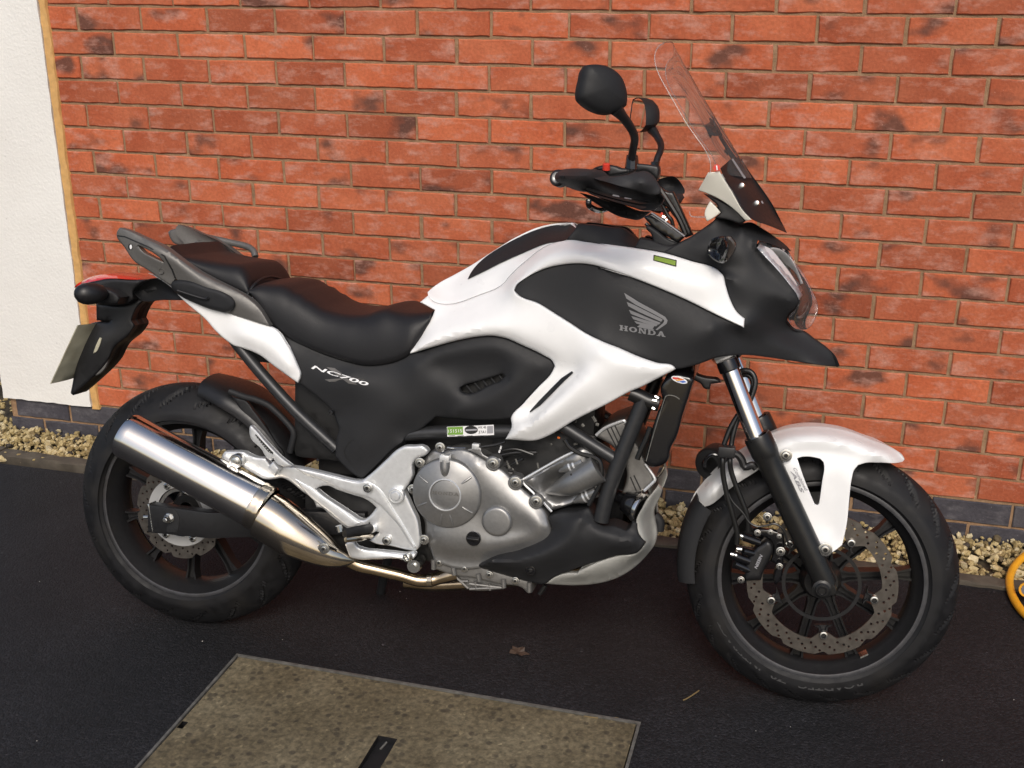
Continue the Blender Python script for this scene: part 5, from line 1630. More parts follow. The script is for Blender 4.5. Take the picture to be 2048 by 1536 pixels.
tube('horn_pipe', bike, 'matt_plastic', pxs(ZR, -.02, "1925,120 1965,170 1960,240"), .012, 12, 3)
hn = sub('horn')
c = U(*g(ZQ, -.115, "1490,1230")[0])
lathe('horn_rim', hn, 'chrome', c, (1, -.35, -.28), [(.000, .033), (.006, .036), (.012, .036), (.014, .033), (.012, .030)], 40)
lathe('horn_body', hn, 'gloss_black', c, (1, -.35, -.28), [(-.05, .012), (-.03, .014), (-.028, .026), (.004, .032), (.010, .030), (.008, 0)], 40)

# ---------------------------------------------------------------- exhaust
ex = sub('exhaust')
mA, mB = U(253.5, 870, -.195), U(514, 1010, -.200)
ax = (mB - mA).normalized(); Lm = (mB - mA).length
rM = 43.2 / ppm(380, 940, -.197) ** 1.0
mu = lathe('muffler', ex, 'chrome', mA, ax, [(.004, rM * .80), (-.002, rM * .86), (-.001, rM * .95), (.006, rM * .995), (.020, rM), (Lm * .5, rM), (Lm - .006, rM), (Lm, rM * .985)], 96)
lathe('tail_cap', mu, 'polished_steel', mA, ax, [(.004, rM * .81), (.012, rM * .76), (.016, rM * .40), (.016, rM * .36), (.050, rM * .34), (.05, 0)], 48)
lathe('clamp_band', ex, 'polished_steel', mA, ax, [(Lm - .003, rM * .97), (Lm - .002, rM * 1.04), (Lm + .004, rM * 1.055), (Lm + .010, rM * 1.03), (Lm + .016, rM * 1.05), (Lm + .024, rM * 1.03), (Lm + .028, rM * .96)], 72)
secs = [("475,790", 47.0, -.200), ("560,845", 47.5, -.201), ("680,930", 45.5, -.202), ("790,1000", 41.5, -.201), ("900,1063", 36.5, -.199), ("1000,1120", 31.0, -.197), ("1090,1165", 24.5, -.193), ("1180,1195", 17.5, -.188), ("1250,1210", 10.5, -.183), ("1300,1216", 3.5, -.180)]
V = []; F = []; n = 48
pc_ = [U(*g(ZS, y, s)[0]) for s, r, y in secs]
for i, (s, r, y) in enumerate(secs):
    d = (pc_[min(i + 1, len(secs) - 1)] - pc_[max(i - 1, 0)]).normalized()
    q = g(ZS, y, s)[0]; rr = r / 1.0 / ppm(q[0], q[1], y)
    V += ringpts(pc_[i], d, rr, n, ref=(0, 1, 0))
for i in range(len(secs) - 1):
    for k in range(n): F.append((i * n + k, i * n + (k + 1) % n, i * n + n + (k + 1) % n, i * n + n + k))
F += [tuple(range(n)), tuple(range((len(secs) - 1) * n, len(secs) * n))[::-1]]
hs = from_py('heat_shield', V, F, 'polished_steel', ex, 50)
bolt(hs, *g(ZS, -.240, "1015,1105")[0], .0068, 'bolt_steel', 'shield_bolt', collar=.0125)
tube('link_pipe', ex, 'pipe_gold', [U(*p) for p in g(ZS, (-.165, -.12), "1080,1120 1200,1180 1330,1255 1500,1300 1720,1352 1880,1398 2000,1400 2080,1380 2250,1330")], [.019, .018, .016, .0145, .0145, .0145, .0145, .015, .018], 20, 4)
tube('header_pipe', ex, 'pipe_gold', [U(*p) for p in g(ZR, (-.06, -.03), "-40,640 200,660 600,640 1000,600 1400,480 1700,330 1740,100")], .018, 16, 4)
tube('pipe_joint', ex, 'polished_steel', pxs(ZS, -.135, "1985,1395 2030,1395"), .0165, 20, 1)
panel('hanger_tab', ex, 'polished_steel', g(ZS, -.160, "0,255 60,285 130,330 260,400 330,455 310,465 200,420 120,385 20,310"), .006, 2, 8)
lathe('hanger_rubber', ex, 'engine_dark', U(*g(ZS, -.170, "150,405")[0]), (0, 1, 0), [(.02, .009), (-.004, .009), (-.006, .006), (-.006, 0)], 20)

# ---------------------------------------------------------------- rider and pillion peg bracket
fb = sub('footpeg_bracket')
br_ol = g(ZS, -.172, "62,262 66,240 92,198 180,197 270,203 330,235 380,252 440,258 470,262 520,330 600,340 690,335 720,338 860,362 1000,395 1150,432 1250,458 1320,468 1372,464 1420,430 1600,270 1700,178 1760,150 1850,147 1930,146 1965,165 1990,197 1960,235 1880,265 1845,310 1840,430 1785,530 1762,565 1782,605 1835,720 1890,845 1905,960 1910,1050 1895,1100 1868,1122 1800,1116 1640,1080 1480,1052 1440,1030 1500,975 1530,955 1470,935 1440,860 1420,882 1340,902 1240,922 1180,880 1080,800 980,722 945,720 922,660 800,562 690,475 620,446 560,456 450,457 380,420 300,372 220,330 120,300")
bro, brf = panel('bracket_plate', fb, 'silver_alloy', br_ol, .020, 4.5, 7, ctrl=g(ZS, -.172, "1600,500 1000,500 300,290"), corner=40,
      holes=[g(ZS, -.17, "938,545 1000,522 1060,520 1130,552 1270,600 1400,642 1470,690 1502,722 1480,752 1420,815 1385,835 1340,828 1290,795 1130,690 1010,610")])
panel('bracket_rib', fb, 'silver_alloy', g(ZS, -.1765, "735,345 860,372 1000,405 1150,445 1250,470 1330,482 1390,474 1460,500 1540,560 1610,660 1740,860 1874,1092 1850,1108 1815,1060 1700,880 1600,770 1530,700 1440,640 1280,590 1130,540 1000,470 850,420"), .008, 3.5, 7, ctrl=g(ZS, -.1775, "1300,520"))
panel('bracket_rib', fb, 'silver_alloy', g(ZS, -.1765, "745,455 800,490 900,545 945,585 1050,660 1180,750 1290,835 1350,868 1320,890 1240,905 1180,862 1060,765 960,690 850,590"), .008, 3.5, 7)
bolt(fb, *g(ZS, -.186, "1420,540")[0], .0085, 'bolt_steel', 'bracket_bolt', collar=.0108)
bolt(fb, *g(ZS, -.178, "1598,1030")[0], .0085, 'bolt_steel', 'bracket_bolt', collar=.0108)
c = U(*g(ZS, -.182, "1685,610")[0])
lathe('pivot_cap', fb, 'silver_alloy', c, (0, 1, 0), [(.01, .0185), (-.002, .0185), (-.003, .0165), (-.0015, .0150), (-.0015, .0125), (-.006, .0110), (-.0075, .009), (-.0078, 0)], 40)
lathe('peg_pivot', fb, 'silver_alloy', U(*g(ZS, -.182, "1465,922")[0]), (0.2, 1, 0), [(.01, .0085), (-.003, .0085), (-.004, .006), (-.004, 0)], 20)
c = U(*g(ZS, -.186, "200,288")[0])
lathe('hanger_bolt', fb, 'bolt_steel', c, (0, 1, 0), [(.012, .0165), (-.004, .0165), (-.006, .0150), (-.006, .0100), (-.010, .0095), (-.011, .006), (-.011, 0)], 32)
pg = sub('rider_footpeg', fb)
tube('peg_rubber', pg, 'rubber', [U(*g(ZS, -.185, "1440,915")[0]), U(*g(ZS, -.235, "1330,935")[0]), U(*g(ZS, -.265, "1205,965")[0])], .0105, 14, 3)
tube('peg_bar', pg, 'polished_steel', [U(*g(ZS, -.180, "1450,985")[0]), U(*g(ZS, -.235, "1360,1005")[0]), U(*g(ZS, -.268, "1215,1020")[0])], .0068, 12, 2)
tube('peg_tip', pg, 'bolt_steel', [U(*g(ZS, -.262, "1150,890")[0]), U(*g(ZS, -.262, "1165,945")[0])], .0075, 10, 1)
panel('brake_pedal', fb, 'silver_alloy', g(ZS, (-.21, -.18), "1212,1066 1225,1050 1300,1040 1318,1078 1360,1098 1500,1118 1650,1132 1780,1142") + g(ZS, (-.18, -.20), "1850,1128 1872,1150 1865,1178 1800,1215 1700,1198 1500,1202 1320,1202 1262,1185 1235,1130"), .016, 5, 7)
lathe('pedal_pivot', fb, 'bolt_steel', U(*g(ZS, -.192, "1785,1190")[0]), (0.3, 1, 0), [(.01, .0095), (-.003, .0095), (-.004, .008), (-.001, .0065), (.004, .006), (.004, 0)], 24)
c = U(*g(ZS, -.150, "1855,1262")[0])
lathe('stand_bolt', fb, 'bolt_steel', c, (0, 1, 0), [(.04, .0165), (-.004, .0165), (-.006, .0155), (-.006, .0075), (-.012, .0070), (-.012, 0)], 28)
box('bracket_behind', fb, 'dark_inner', .34, .52, -.12, .02, .28, .44, .01)
pp = sub('pillion_footpeg', fb)
panel('peg_plate', pp, 'silver_alloy', g(ZO, -.196, "584,628 590,602 606,598 640,630 780,790 940,955 1090,1072 1020,1085 930,1062 890,1020 868,985 842,1012 815,1000 720,870 600,745"), .014, 3, 6, mirror=True)
panel('peg_rubber', pp, 'rubber', g(ZO, -.199, "648,706 662,703 800,850 866,918 858,938 830,925 740,830"), .006, 2, 6)
for k in range(9):
    t = k / 8
    decal('peg_tooth', pp, 'silver_alloy', [g(ZO, 0, "%f,%f %f,%f %f,%f" % (655 + 182 * t, 732 + 200 * t, 668 + 182 * t, 724 + 200 * t, 670 + 182 * t, 744 + 200 * t))], -.1995, -.0006)
panel('peg_block', pp, 'silver_alloy', g(ZO, -.200, "803,1095 862,1022 935,1110 882,1192"), .025, 3, 6)
tube('brake_hose_guard', bike, 'matt_plastic', pxs(ZO, -.098, "350,190 530,258 640,285 790,345 880,415 980,510 1080,625 1108,690 1100,760 1060,915"), .0078, 12, 3)
panel('hugger_stay', bike, 'black_plastic', g(ZO, -.094, "372,245 450,268 535,292 640,420 760,580 900,790 1000,940 1010,1000 950,950 780,790 590,600 480,420"), .012, 4, 8, mirror=False)
# hugger over the rear tyre
def arch(name, parent, mat, M, prof, a0, a1, n=40, taper=None, th=.003):
    """sheet swept round a wheel: prof = (y, r) across"""
    V = []; F = []; m = len(prof)
    for i in range(n + 1):
        t = i / n; a = math.radians(a0 + (a1 - a0) * t)
        k = taper(t) if taper else (1, 0)
        for y, r in prof:
            rr = r + k[1]
            V.append(M @ Vector((rr * math.cos(a), y * k[0], rr * math.sin(a))))
    for i in range(n):
        for j in range(m - 1): F.append((i * m + j, i * m + j + 1, i * m + m + j + 1, i * m + m + j))
    N = len(V)
    for i in range(n + 1):
        t = i / n; a = math.radians(a0 + (a1 - a0) * t); k = taper(t) if taper else (1, 0)
        for y, r in prof:
            rr = r - th + k[1]
            V.append(M @ Vector((rr * math.cos(a), y * k[0] * .985, rr * math.sin(a))))
    F += [tuple(q + N for q in f[::-1]) for f in F]
    ring = list(range(m)) + [i * m + m - 1 for i in range(1, n + 1)] + [n * m + j for j in range(m - 2, -1, -1)] + [i * m for i in range(n - 1, 0, -1)]
    F += [(ring[i], ring[(i + 1) % len(ring)], ring[(i + 1) % len(ring)] + N, ring[i] + N) for i in range(len(ring))]
    return from_py(name, V, F, mat, parent, 45)
arch('rear_hugger', bike, 'black_plastic', MR, [(-.098, .300), (-.096, .318), (-.080, .332), (-.04, .340), (0, .342), (.04, .340), (.08, .332), (.096, .318), (.098, .300)], 24, 82, 30, lambda t: (1 - .25 * max(0, t - .75) / .25, -.004 * max(0, t - .7)))

# ---------------------------------------------------------------- radiator
rad = sub('radiator')
panel('radiator_core', rad, 'gloss_black', g(ZU, -.160, "60,1490 120,1250 180,1000 260,760 330,590 300,420 330,330 430,240 520,205 640,225 740,250 790,290 720,520 640,760 530,1130 440,1310 400,1480 300,1545 150,1560"), .30, 6, 9)
tube('core_outline', rad, 'galvanised', pxs(ZU, -.1625, "90,1480 180,1150 280,820 360,570 390,525 440,515 520,535 580,575"), .0012, 6, 4)
rsf = Field(g(ZU, -.163, "450,230 700,340 500,300"))
decal('radiator_sticker', rad, 'decal_white', [g(ZU, 0, " ".join("%.1f,%.1f" % (575 + 118 * math.cos(t) - 8 * math.sin(t), 290 + 44 * math.sin(t) + 38 * math.cos(t)) for t in np.linspace(0, 2 * PI, 25)[:-1]))], rsf, -.0012)
for mm, s in (('decal_red', "475,250 560,255 600,275 520,285 480,275"), ('decal_orange', "560,258 650,285 600,300 550,285"), ('decal_yellow', "520,285 600,298 560,310 525,300"), ('decal_blue', "575,312 640,300 685,325 620,335"), ('decal_blue', "520,300 560,312 600,325 560,322")):
    decal('sticker_print', rad, mm, [g(ZU, 0, s)], rsf, -.0018)
for s in ("215,530 270,560", "180,590 245,600", "175,700 215,720"):
    tube('hose_clip', rad, 'bolt_steel', pxs(ZU, -.165, s), .0042, 8, 1)
tube('coolant_hose', rad, 'hose_black', pxs(ZU, -.150, "-140,480 0,540 120,600 280,640"), .017, 14, 3)
tube('coolant_hose', rad, 'hose_black', pxs(ZU, -.155, "150,980 90,1150 20,1300 -40,1450"), .006, 10, 3)
panel('fin_guard', rad, 'polished_steel', g(ZQ, -.09, "1840,620 1870,640 1860,740 1800,840 1750,880 1770,830 1830,720"), .006, 2, 9)

# ---------------------------------------------------------------- front fork
fk = sub('front_fork')
def fork_leg(s):
    lg = 'fork'
    P = [U(*g(ZU, y_, q)[0]) for y_, q in ((-.094, "1262,0"), (-.105, "1700,1135"))]
    Q = [U(*g(ZG, -.107, q)[0]) for q in ("466,385", "508,470", "735,965")]
    S = lambda v: Vector((v.x, v.y * (1 if s < 0 else -1), v.z))
    tube('stanchion', fk, 'stanchion_chrome', [S(P[0]), S(P[1])], .0200, 28, 1)
    d = (Q[2] - Q[0]).normalized()
    c = Q[0]
    V, F = lathe_geo(S(c), Vector((d.x, d.y * (1 if s < 0 else -1), d.z)), [(-.010, .0205), (-.012, .0285), (-.006, .0300), (.030, .0300), (.036, .0285), (.045, .0270), (.085, .0262), (.25, .0262), ((Q[2] - Q[0]).length, .0255), ((Q[2] - Q[0]).length + .02, .024)], 32)
    from_py('slider', V, F, 'slider_black', fk, 35)
    a = S(Q[2])
    e = S(U(1644, 1177, -.124))
    V, F = lathe_geo(e + Vector((0, .02 if s < 0 else -.02, 0)), (0, 1 if s < 0 else -1, 0), [(-.036, 0), (-.036, .013), (-.034, .015), (-.030, .0155), (-.028, .021), (.02, .022), (.02, 0)], 32)
    from_py('axle_clamp', V, F, 'slider_black', fk, 35)
    V, F = lathe_geo(e + Vector((0, -.0165 if s < 0 else .0165, 0)), (0, 1 if s < 0 else -1, 0), [(.0, .0105), (-.002, .0105), (-.002, .0075), (.004, .007), (.004, 0)], 24)
    from_py('axle_end', V, F, 'gloss_black', fk, 35)
    T0 = [S(P[0].lerp(P[1], q)) for q in (.0, .05, .125, .14)]
    tube('clamp_sleeve', fk, 'gloss_black', T0, [.0225, .0235, .0235, .0215], 24, 1)
fork_leg(-1); fork_leg(1)
panel('axle_pinch', fk, 'slider_black', g(ZG, -.118, "735,962 768,960 800,1035 790,1050 745,1045 700,1010"), .03, 2, 8)
tube('lower_yoke', fk, 'gloss_black', [U(1450, 712, -.085), U(1440, 706, 0), U(1450, 712, -.085) + Vector((0, .17, 0))], .024, 16, 4)
panel('hose_guide', fk, 'black_plastic', g(ZU, -.07, "770,90 800,180 940,250 1000,260 1150,290 1190,330 1040,350 1020,430 930,410 900,360 780,280 740,200"), .03, 4, 9)

# front mudguard
mg = sub('front_mudguard')
arch('guard_flap', mg, 'matt_plastic', MF, [(-.078, .292), (-.076, .310), (-.062, .326), (0, .333), (.062, .326), (.076, .310), (.078, .292)], 150, 186, 24, lambda t: (1 - .12 * t, -.012 * t))
guard = (g(ZG, 0, "1086,466 1080,452 1050,428 950,385 850,347 750,328 650,327 580,336 520,354 430,400 340,455 280,505 230,560 180,630 172,652")
         + g(ZG, (-.03, -.088), "182,664 205,669 250,665 290,640 330,602 400,552 460,514 515,470 535,440") + g(ZG, (-.092, -.112), "560,490 600,590 650,690 700,800 722,860 740,882")
         + g(ZG, (-.112, -.086), "780,862 820,832 840,740 850,640 862,545 870,515 888,492 920,482") + g(ZG, (-.075, -.01), "980,481 1060,481 1080,476"))
st, stf = panel('guard_shell', mg, 'white_paint', guard, .006, 1.5, 7, mirror=True, sub=3, corner=32,
      ctrl=ln(ZG, -.064, "1020,432 950,412 850,376 750,358 650,356 560,374 470,420 380,478 300,540 240,605", c=.3) + ln(ZG, -.086, "960,462 850,436 750,425 650,424 560,440") + ln(ZG, -.082, "480,480 400,525 320,585 260,640", c=.3) + ln(ZG, -.096, "790,520 780,640 765,760"),
      holes=[g(ZG, -.09, "628,462 650,456 725,464 740,478 743,495 735,560 722,655 715,663 703,658 660,555")])
bolt(st, *g(ZG, -.104, "580,450")[0], .0095, 'bolt_steel', 'guard_bolt', collar=.0135)
bolt(st, *g(ZG, -.122, "748,852")[0], .0105, 'bolt_steel', 'guard_bolt', collar=.0150)
p0 = g(ZK, 0, "1188,275"); p1 = g(ZK, 0, "1285,505")
print_text('brake_letters', st, 'decal_text_grey', 'Combined', (1586, 937), (1611, 983), 6.0, stf, -.0016, shear=.3, bold=.01)
print_text('brake_letters', st, 'decal_text_grey', 'ABS', (1580.5, 942), (1603, 988), 6.5, stf, -.0016, shear=.3, bold=.02)

# caliper and hoses
cal = sub('front_caliper')
panel('caliper_body', cal, 'black_plastic', g(ZK, -.098, "880,1000 930,962 975,990 990,1060 950,1160 900,1260 872,1345 722,1352 722,1240 755,1130 820,1040"), .035, 8, 7)
for a_, b_, r_ in (("690,925", "860,985", .0088), ("600,1105", "760,1165", .0095), ("700,1065", "800,1090", .0085), ("620,1190", "760,1250", .0085)):
    P = [U(*g(ZK, -.100, a_)[0]), U(*g(ZK, -.090, b_)[0])]
    tube('caliper_piston', cal, 'gloss_black', P, r_, 16, 1)
for a_, b_ in (("672,915", "700,930"), ("580,1095", "640,1110"), ("640,1045", "690,1052")):
    tube('banjo_bolt', cal, 'bolt_steel', [U(*g(ZK, -.102, a_)[0]), U(*g(ZK, -.102, b_)[0])], .0058, 12, 1)
panel('caliper_bracket', cal, 'gloss_black', g(ZK, -.082, "800,860 960,860 1090,900 1100,1040 1090,1130 1060,1330 1010,1390 990,1320 1030,1200 960,1160 990,1060 970,960 900,930 800,920"), .015, 4, 8)
for s, r in (("935,738", .0078), ("1062,1070", .0080), ("1052,1214", .0058), ("682,1342", .0062), ("840,892", .0060), ("965,886", .0050), ("1048,925", .0045)):
    bolt(cal, *g(ZK, -.100, s)[0], r, 'bolt_steel', 'caliper_bolt', collar=r * 1.25)
print_text('caliper_letters', cal, 'decal_text_grey', 'NISSIN', g(ZK, 0, "835,1240")[0][:2], g(ZK, 0, "893,1108")[0][:2], 6.5, -.0995, -.0016, shear=.2, bold=.03)
panel('link_plate', cal, 'gloss_black', g(ZK, -.095, "1030,1195 1075,1200 1080,1260 1060,1340 1020,1390 992,1340 1010,1260"), .008, 4, 7)
hz = sub('brake_hoses')
tube('hose', hz, 'hose_black', [U(*p) for p in g(ZU, (-.06, -.09), "1440,180 1530,150 1640,190 1690,330 1640,520 1560,680 1440,800 1330,980 1260,1150 1215,1290")] + [U(*p) for p in g(ZK, (-.11, -.10), "505,180 510,330 545,520 590,680 620,790 645,900 640,1000")], .0058, 12, 4)
tube('hose', hz, 'hose_black', [U(*p) for p in g(ZU, (-.05, -.085), "1460,230 1560,215 1640,280 1650,400 1600,560 1500,740 1420,900 1360,1100 1330,1290")] + [U(*p) for p in g(ZK, (-.11, -.10), "575,180 585,290 630,430 680,560 730,690 750,790 750,880")], .0058, 12, 4)
tube('sensor_wire', hz, 'hose_black', pxs(ZK, -.108, "540,470 600,590 700,700 760,790 840,830 930,820 1010,805 1075,850 1110,920 1130,980 1160,1040"), .0024, 8, 4)
box('hose_clip', hz, 'black_plastic', *(lambda p: (p.x - .018, p.x + .018, -.125, -.095, p.z - .012, p.z + .012))(U(*g(ZK, -.11, "545,110")[0])), .003)
tube('clip_arm', hz, 'black_plastic', pxs(ZK, -.100, "560,130 640,135 690,190 720,260 790,240 830,270"), .0085, 10, 3)
lathe('hooter', hz, 'black_plastic', U(*g(ZK, .02, "430,210")[0]), (.35, 1, .1), [(-.03, .02), (-.028, .036), (-.02, .040), (.02, .040), (.025, 0)], 32)
tube('fork_guide', hz, 'gloss_black', pxs(ZK, -.06, "470,150 400,140 340,190 330,260"), .004, 8, 3)

# ---------------------------------------------------------------- headlight, indicator, screen
hl = sub('headlight')
lens = g(ZF, (-.108, -.090), "1205,366 1260,428 1340,512 1440,632 1516,742 1526,792") + g(ZF, (-.082, -.02), "1500,838 1448,898 1442,940 1500,1000 1545,1012") + g(ZF, 0, "1600,985 1650,915 1675,850 1668,785 1625,685 1560,562 1500,480 1465,425 1440,380") + g(ZF, (-.03, -.10), "1380,362 1290,330 1225,322")
panel('lens', hl, 'lens_clear', lens, .003, 2, 7, mirror=True, back=False, relax=25, ctrl=g(ZF, -.085, "1400,500 1480,620") + g(ZF, -.06, "1560,720 1540,880 1430,430"))
panel('reflector_edge', hl, 'reflector', g(ZF, (-.104, -.088), "1203,366 1260,428 1340,512 1440,632 1516,742 1528,770") + g(ZF, (-.06, -.085), "1555,730 1500,620 1400,480 1300,370 1230,340"), .006, 2, 7, mirror=True)
panel('reflector_bowl', hl, 'reflector', g(ZF, (-.075, -.03), "1290,372 1340,365 1420,400 1480,470 1505,515 1560,640 1540,650 1500,560 1440,505 1380,465"), .004, 2, 7, mirror=True)
fi = sub('front_indicator')
panel('indicator_cup', fi, 'gloss_black', g(ZF, (-.165, -.200), "832,345 855,305 890,287 960,279 968,290") + g(ZF, (-.205, -.165), "958,480 948,484 900,476 850,440 832,420"), .05, 14, 6, mirror=True, ctrl=g(ZF, -.205, "910,380"))
panel('indicator_lens', fi, 'smoke_lens', g(ZF, (-.20, -.18), "962,283 1000,279 1022,295 1047,345 1040,385 1015,430 962,484 956,440 950,380"), .04, 12, 6, mirror=True)
ws = sub('windscreen')
near = g(ZE, -.130, "1045,84 1012,110 988,165 995,215 1020,290 1090,420 1190,590 1300,750 1338,815 1348,870 1345,915")
ctr = g(ZE, 0, "1106,86 1120,110 1170,195 1215,275 1260,360 1335,490 1420,620 1510,770 1560,850 1590,900 1620,950")
nearp = [U(*p) for p in near]; ctrp = [U(*p) for p in ctr]
V = []; F = []; nv = 15
def smooth_line(P, deg, n=48):
    A = np.array([tuple(p) for p in catmull3(P, 6)]); t = np.r_[0, np.cumsum(np.linalg.norm(np.diff(A, axis=0), axis=1))]; t /= t[-1]
    tt = np.linspace(0, 1, n)
    C = [np.polyval(np.polyfit(t, A[:, k], deg), tt) for k in range(3)]
    return [Vector(v) for v in np.array(C).T]
nearp = smooth_line(nearp, 7); ctrp = smooth_line(ctrp, 3)
wtab = []
for a_, b_ in zip(nearp, ctrp):
    for k in range(nv):
        s = -1 + 2 * k / (nv - 1)
        q = abs(s) ** 1.7
        p = b_.lerp(a_, q); V.append(Vector((p.x, (-a_.y) * s * (1.0), p.z)))
m = len(nearp)
for i in range(m - 1):
    for k in range(nv - 1): F.append((i * nv + k, i * nv + k + 1, i * nv + nv + k + 1, i * nv + nv + k))
from_py('screen_sheet', V, F, 'clear_screen', ws, 60)
for s in (0, nv - 1):
    tube('screen_edge', ws, 'screen_edge', [V[i * nv + s] for i in range(m)], .0011, 6, 1)
tube('screen_edge', ws, 'screen_edge', [V[k] for k in range(nv)], .0011, 6, 1)
sb = g(ZE, (-.125, -.115), "1410,885 1445,965 1490,1032 1560,1152 1612,1210") + g(ZE, (-.09, -.004), "1720,1252 1838,1300") + g(ZE, 0, "1780,1185 1740,1110 1680,1020 1620,940 1560,850 1545,825") + g(ZE, (-.03, -.10), "1500,815 1450,850")
sbo, sbf = panel('screen_base', ws, 'black_plastic', sb, .006, 2.5, 7, mirror=True, ctrl=g(ZE, -.085, "1560,1000 1640,1110") + g(ZE, -.05, "1640,1050 1560,900"))
for s in ("1548,995", "1643,1108"):
    q = g(ZE, 0, s)[0]; y = float(sbf([q[:2]])[0])
    lathe('screen_bolt', ws, 'bolt_steel', U(q[0], q[1], y - .001), (.15, 1, -.1), [(.004, .0065), (-.001, .0065), (-.0035, .005), (-.0042, .0025), (-.0042, 0)], 20)
decal('screen_trim', ws, 'decal_text_grey', [g(ZE, 0, "1482,828 1492,822 1560,925 1688,1108 1680,1112 1550,935")], sbf, -.0015)
panel('screen_reflection', ws, 'cream_sheen', g(ZE, (-.132, -.110), "1332,912 1405,905 1440,965 1485,1035 1555,1155 1612,1215 1572,1222 1500,1150 1400,1080 1268,1026"), .003, 2, 7, mirror=True)  # solid pale sheet drawn for the sky reflection in the clear lower screen
panel('screen_bracket', ws, 'black_plastic', g(ZE, -.095, "1300,1045 1400,1085 1500,1148 1572,1224 1540,1245 1440,1212 1370,1205 1412,1168 1388,1140 1392,1120"), .04, 3, 8, mirror=True)
panel('clear_tab', ws, 'cream_sheen', g(ZE, -.110, "1345,1095 1390,1140 1412,1168 1345,1215 1325,1225 1310,1190"), .003, 2, 8)
tube('clear_tab_edge', ws, 'screen_edge', pxs(ZE, -.12, "1212,1160 1218,1185 1240,1196 1320,1198"), .0013, 6, 2)
lathe('round_sticker', ws, 'decal_red', U(*g(ZE, -.135, "1387,882")[0]), (.1, 1, 0), [(.001, .0070), (-.0005, .0070), (-.0007, 0)], 24)
decal('round_sticker_print', ws, 'decal_white', [g(ZE, 0, "1382,868 1390,866 1394,896 1386,898")], -.1365, -.001)

# ---------------------------------------------------------------- handlebar, guards, mirrors
hb = sub('handlebar')
bE = U(*g(ZT, -.415, "170,425")[0]); bI = U(*g(ZT, -.27, "640,415")[0])
gd = (bI - bE)
mid = Vector((1.045, 0, bI.z - .02))
tube('bar', hb, 'gloss_black', [bE + gd * .1, bI, U(*g(ZT, -.12, "1200,560")[0]), Vector((mid.x, 0, U(*g(ZT, -.12, "1200,560")[0]).z - .01))], .011, 14, 4, mirror=True)
tube('grip', hb, 'black_plastic', [bE + gd * .04, bE + gd * .5, bI], [.0158, .0165, .0168], 18, 1, mirror=True)
e = lathe('bar_end', hb, 'carrier_silver', bE, (-.22, -1, .12), [(-.01, .0105), (.008, .0105), (.0098, .0090), (.0080, .0078), (.0092, .0062), (.0082, .0042), (.004, .004), (.004, 0)], 28)
lathe('bar_end_ring', hb, 'black_plastic', bE, (-.22, -1, .12), [(-.012, .0165), (.004, .0160), (.0075, .0130), (.0075, .0104)], 28)
hg = sub('hand_guard')
gframe = g(ZT, (-.412, -.395), "112,420 122,378 165,335 240,310 350,299 600,312") + g(ZT, (-.36, -.29), "720,330 800,402 1000,512 1300,618 1480,618 1522,680") + g(ZT, (-.28, -.32), "1490,755 1390,830 1290,842 1100,792") + g(ZT, (-.34, -.405), "700,680 560,610 440,592 300,545 200,505 135,468")
panel('guard_frame', hg, 'matt_plastic_sheen', gframe, .035, 5, 6, mirror=True, ctrl=g(ZT, -.420, "200,410 350,430") + g(ZT, -.39, "560,470 700,510") + g(ZT, -.36, "900,580 1100,640") + g(ZT, -.31, "1350,690"))
panel('guard_fin', hg, 'matt_plastic_sheen', g(ZT, (-.388, -.335), "508,372 530,366 700,396 900,400 1050,378 1180,346 1290,335") + g(ZT, (-.338, -.345), "1380,395 1440,480 1480,565 1470,618 1400,640 1330,632") + g(ZT, (-.362, -.412), "1100,570 800,480 600,415"), .012, 4, 7, mirror=True, ctrl=ln(ZT, -.366, "1235,360 1260,450 1300,590", c=.3))
panel('guard_blade', hg, 'matt_plastic_sheen', g(ZT, (-.39, -.29), "440,612 560,640 800,722 1000,770 1200,842 1350,850") + g(ZT, (-.30, -.37), "1300,895 1230,945 1175,962 1100,950 950,915 800,842 700,782 560,690"), .02, 5, 8, mirror=True, ctrl=g(ZT, -.365, "900,840 1100,880"))
hgf = Field(g(ZT, -.405, "400,500 540,560") + g(ZT, -.375, "800,640 1000,700") + g(ZT, -.335, "1320,770"))
panel('guard_slot', hg, 'decal_black', g(ZT, 0, "540,505 700,560 830,602 1000,655 1200,705 1335,728 1320,752 1200,748 1100,730 960,702 830,668 520,570"), .004, 2, 8, field=hgf, off=-.004)
panel('guard_slot', hg, 'decal_black', g(ZT, 0, "520,590 700,648 960,720 1200,775 1300,792 1280,805 1100,780 800,700 560,618"), .004, 1.5, 8, field=hgf, off=-.003)
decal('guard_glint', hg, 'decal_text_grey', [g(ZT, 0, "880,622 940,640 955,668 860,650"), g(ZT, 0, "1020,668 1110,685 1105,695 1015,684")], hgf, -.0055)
tube('brake_lever', hb, 'gloss_black', [U(*g(ZT, -.39, "560,700")[0]), U(*g(ZT, -.39, "560,770")[0]), U(*g(ZT, -.37, "620,815")[0]), U(*g(ZT, -.34, "700,835")[0]), U(*g(ZT, -.31, "790,815")[0]), U(*g(ZT, -.27, "960,760")[0])], .0058, 10, 4, mirror=True)
panel('switch_gear', hb, 'black_plastic', g(ZT, -.270, "600,310 640,288 900,265 960,290 1060,300 1130,330 1050,365 900,395 800,400 760,360"), .05, 6, 8, mirror=True)
lathe('kill_switch', hb, 'decal_red', U(*g(ZT, -.280, "785,255")[0]), (0, -.3, 1), [(-.01, .0075), (.002, .0075), (.003, .006), (.003, 0)], 16)
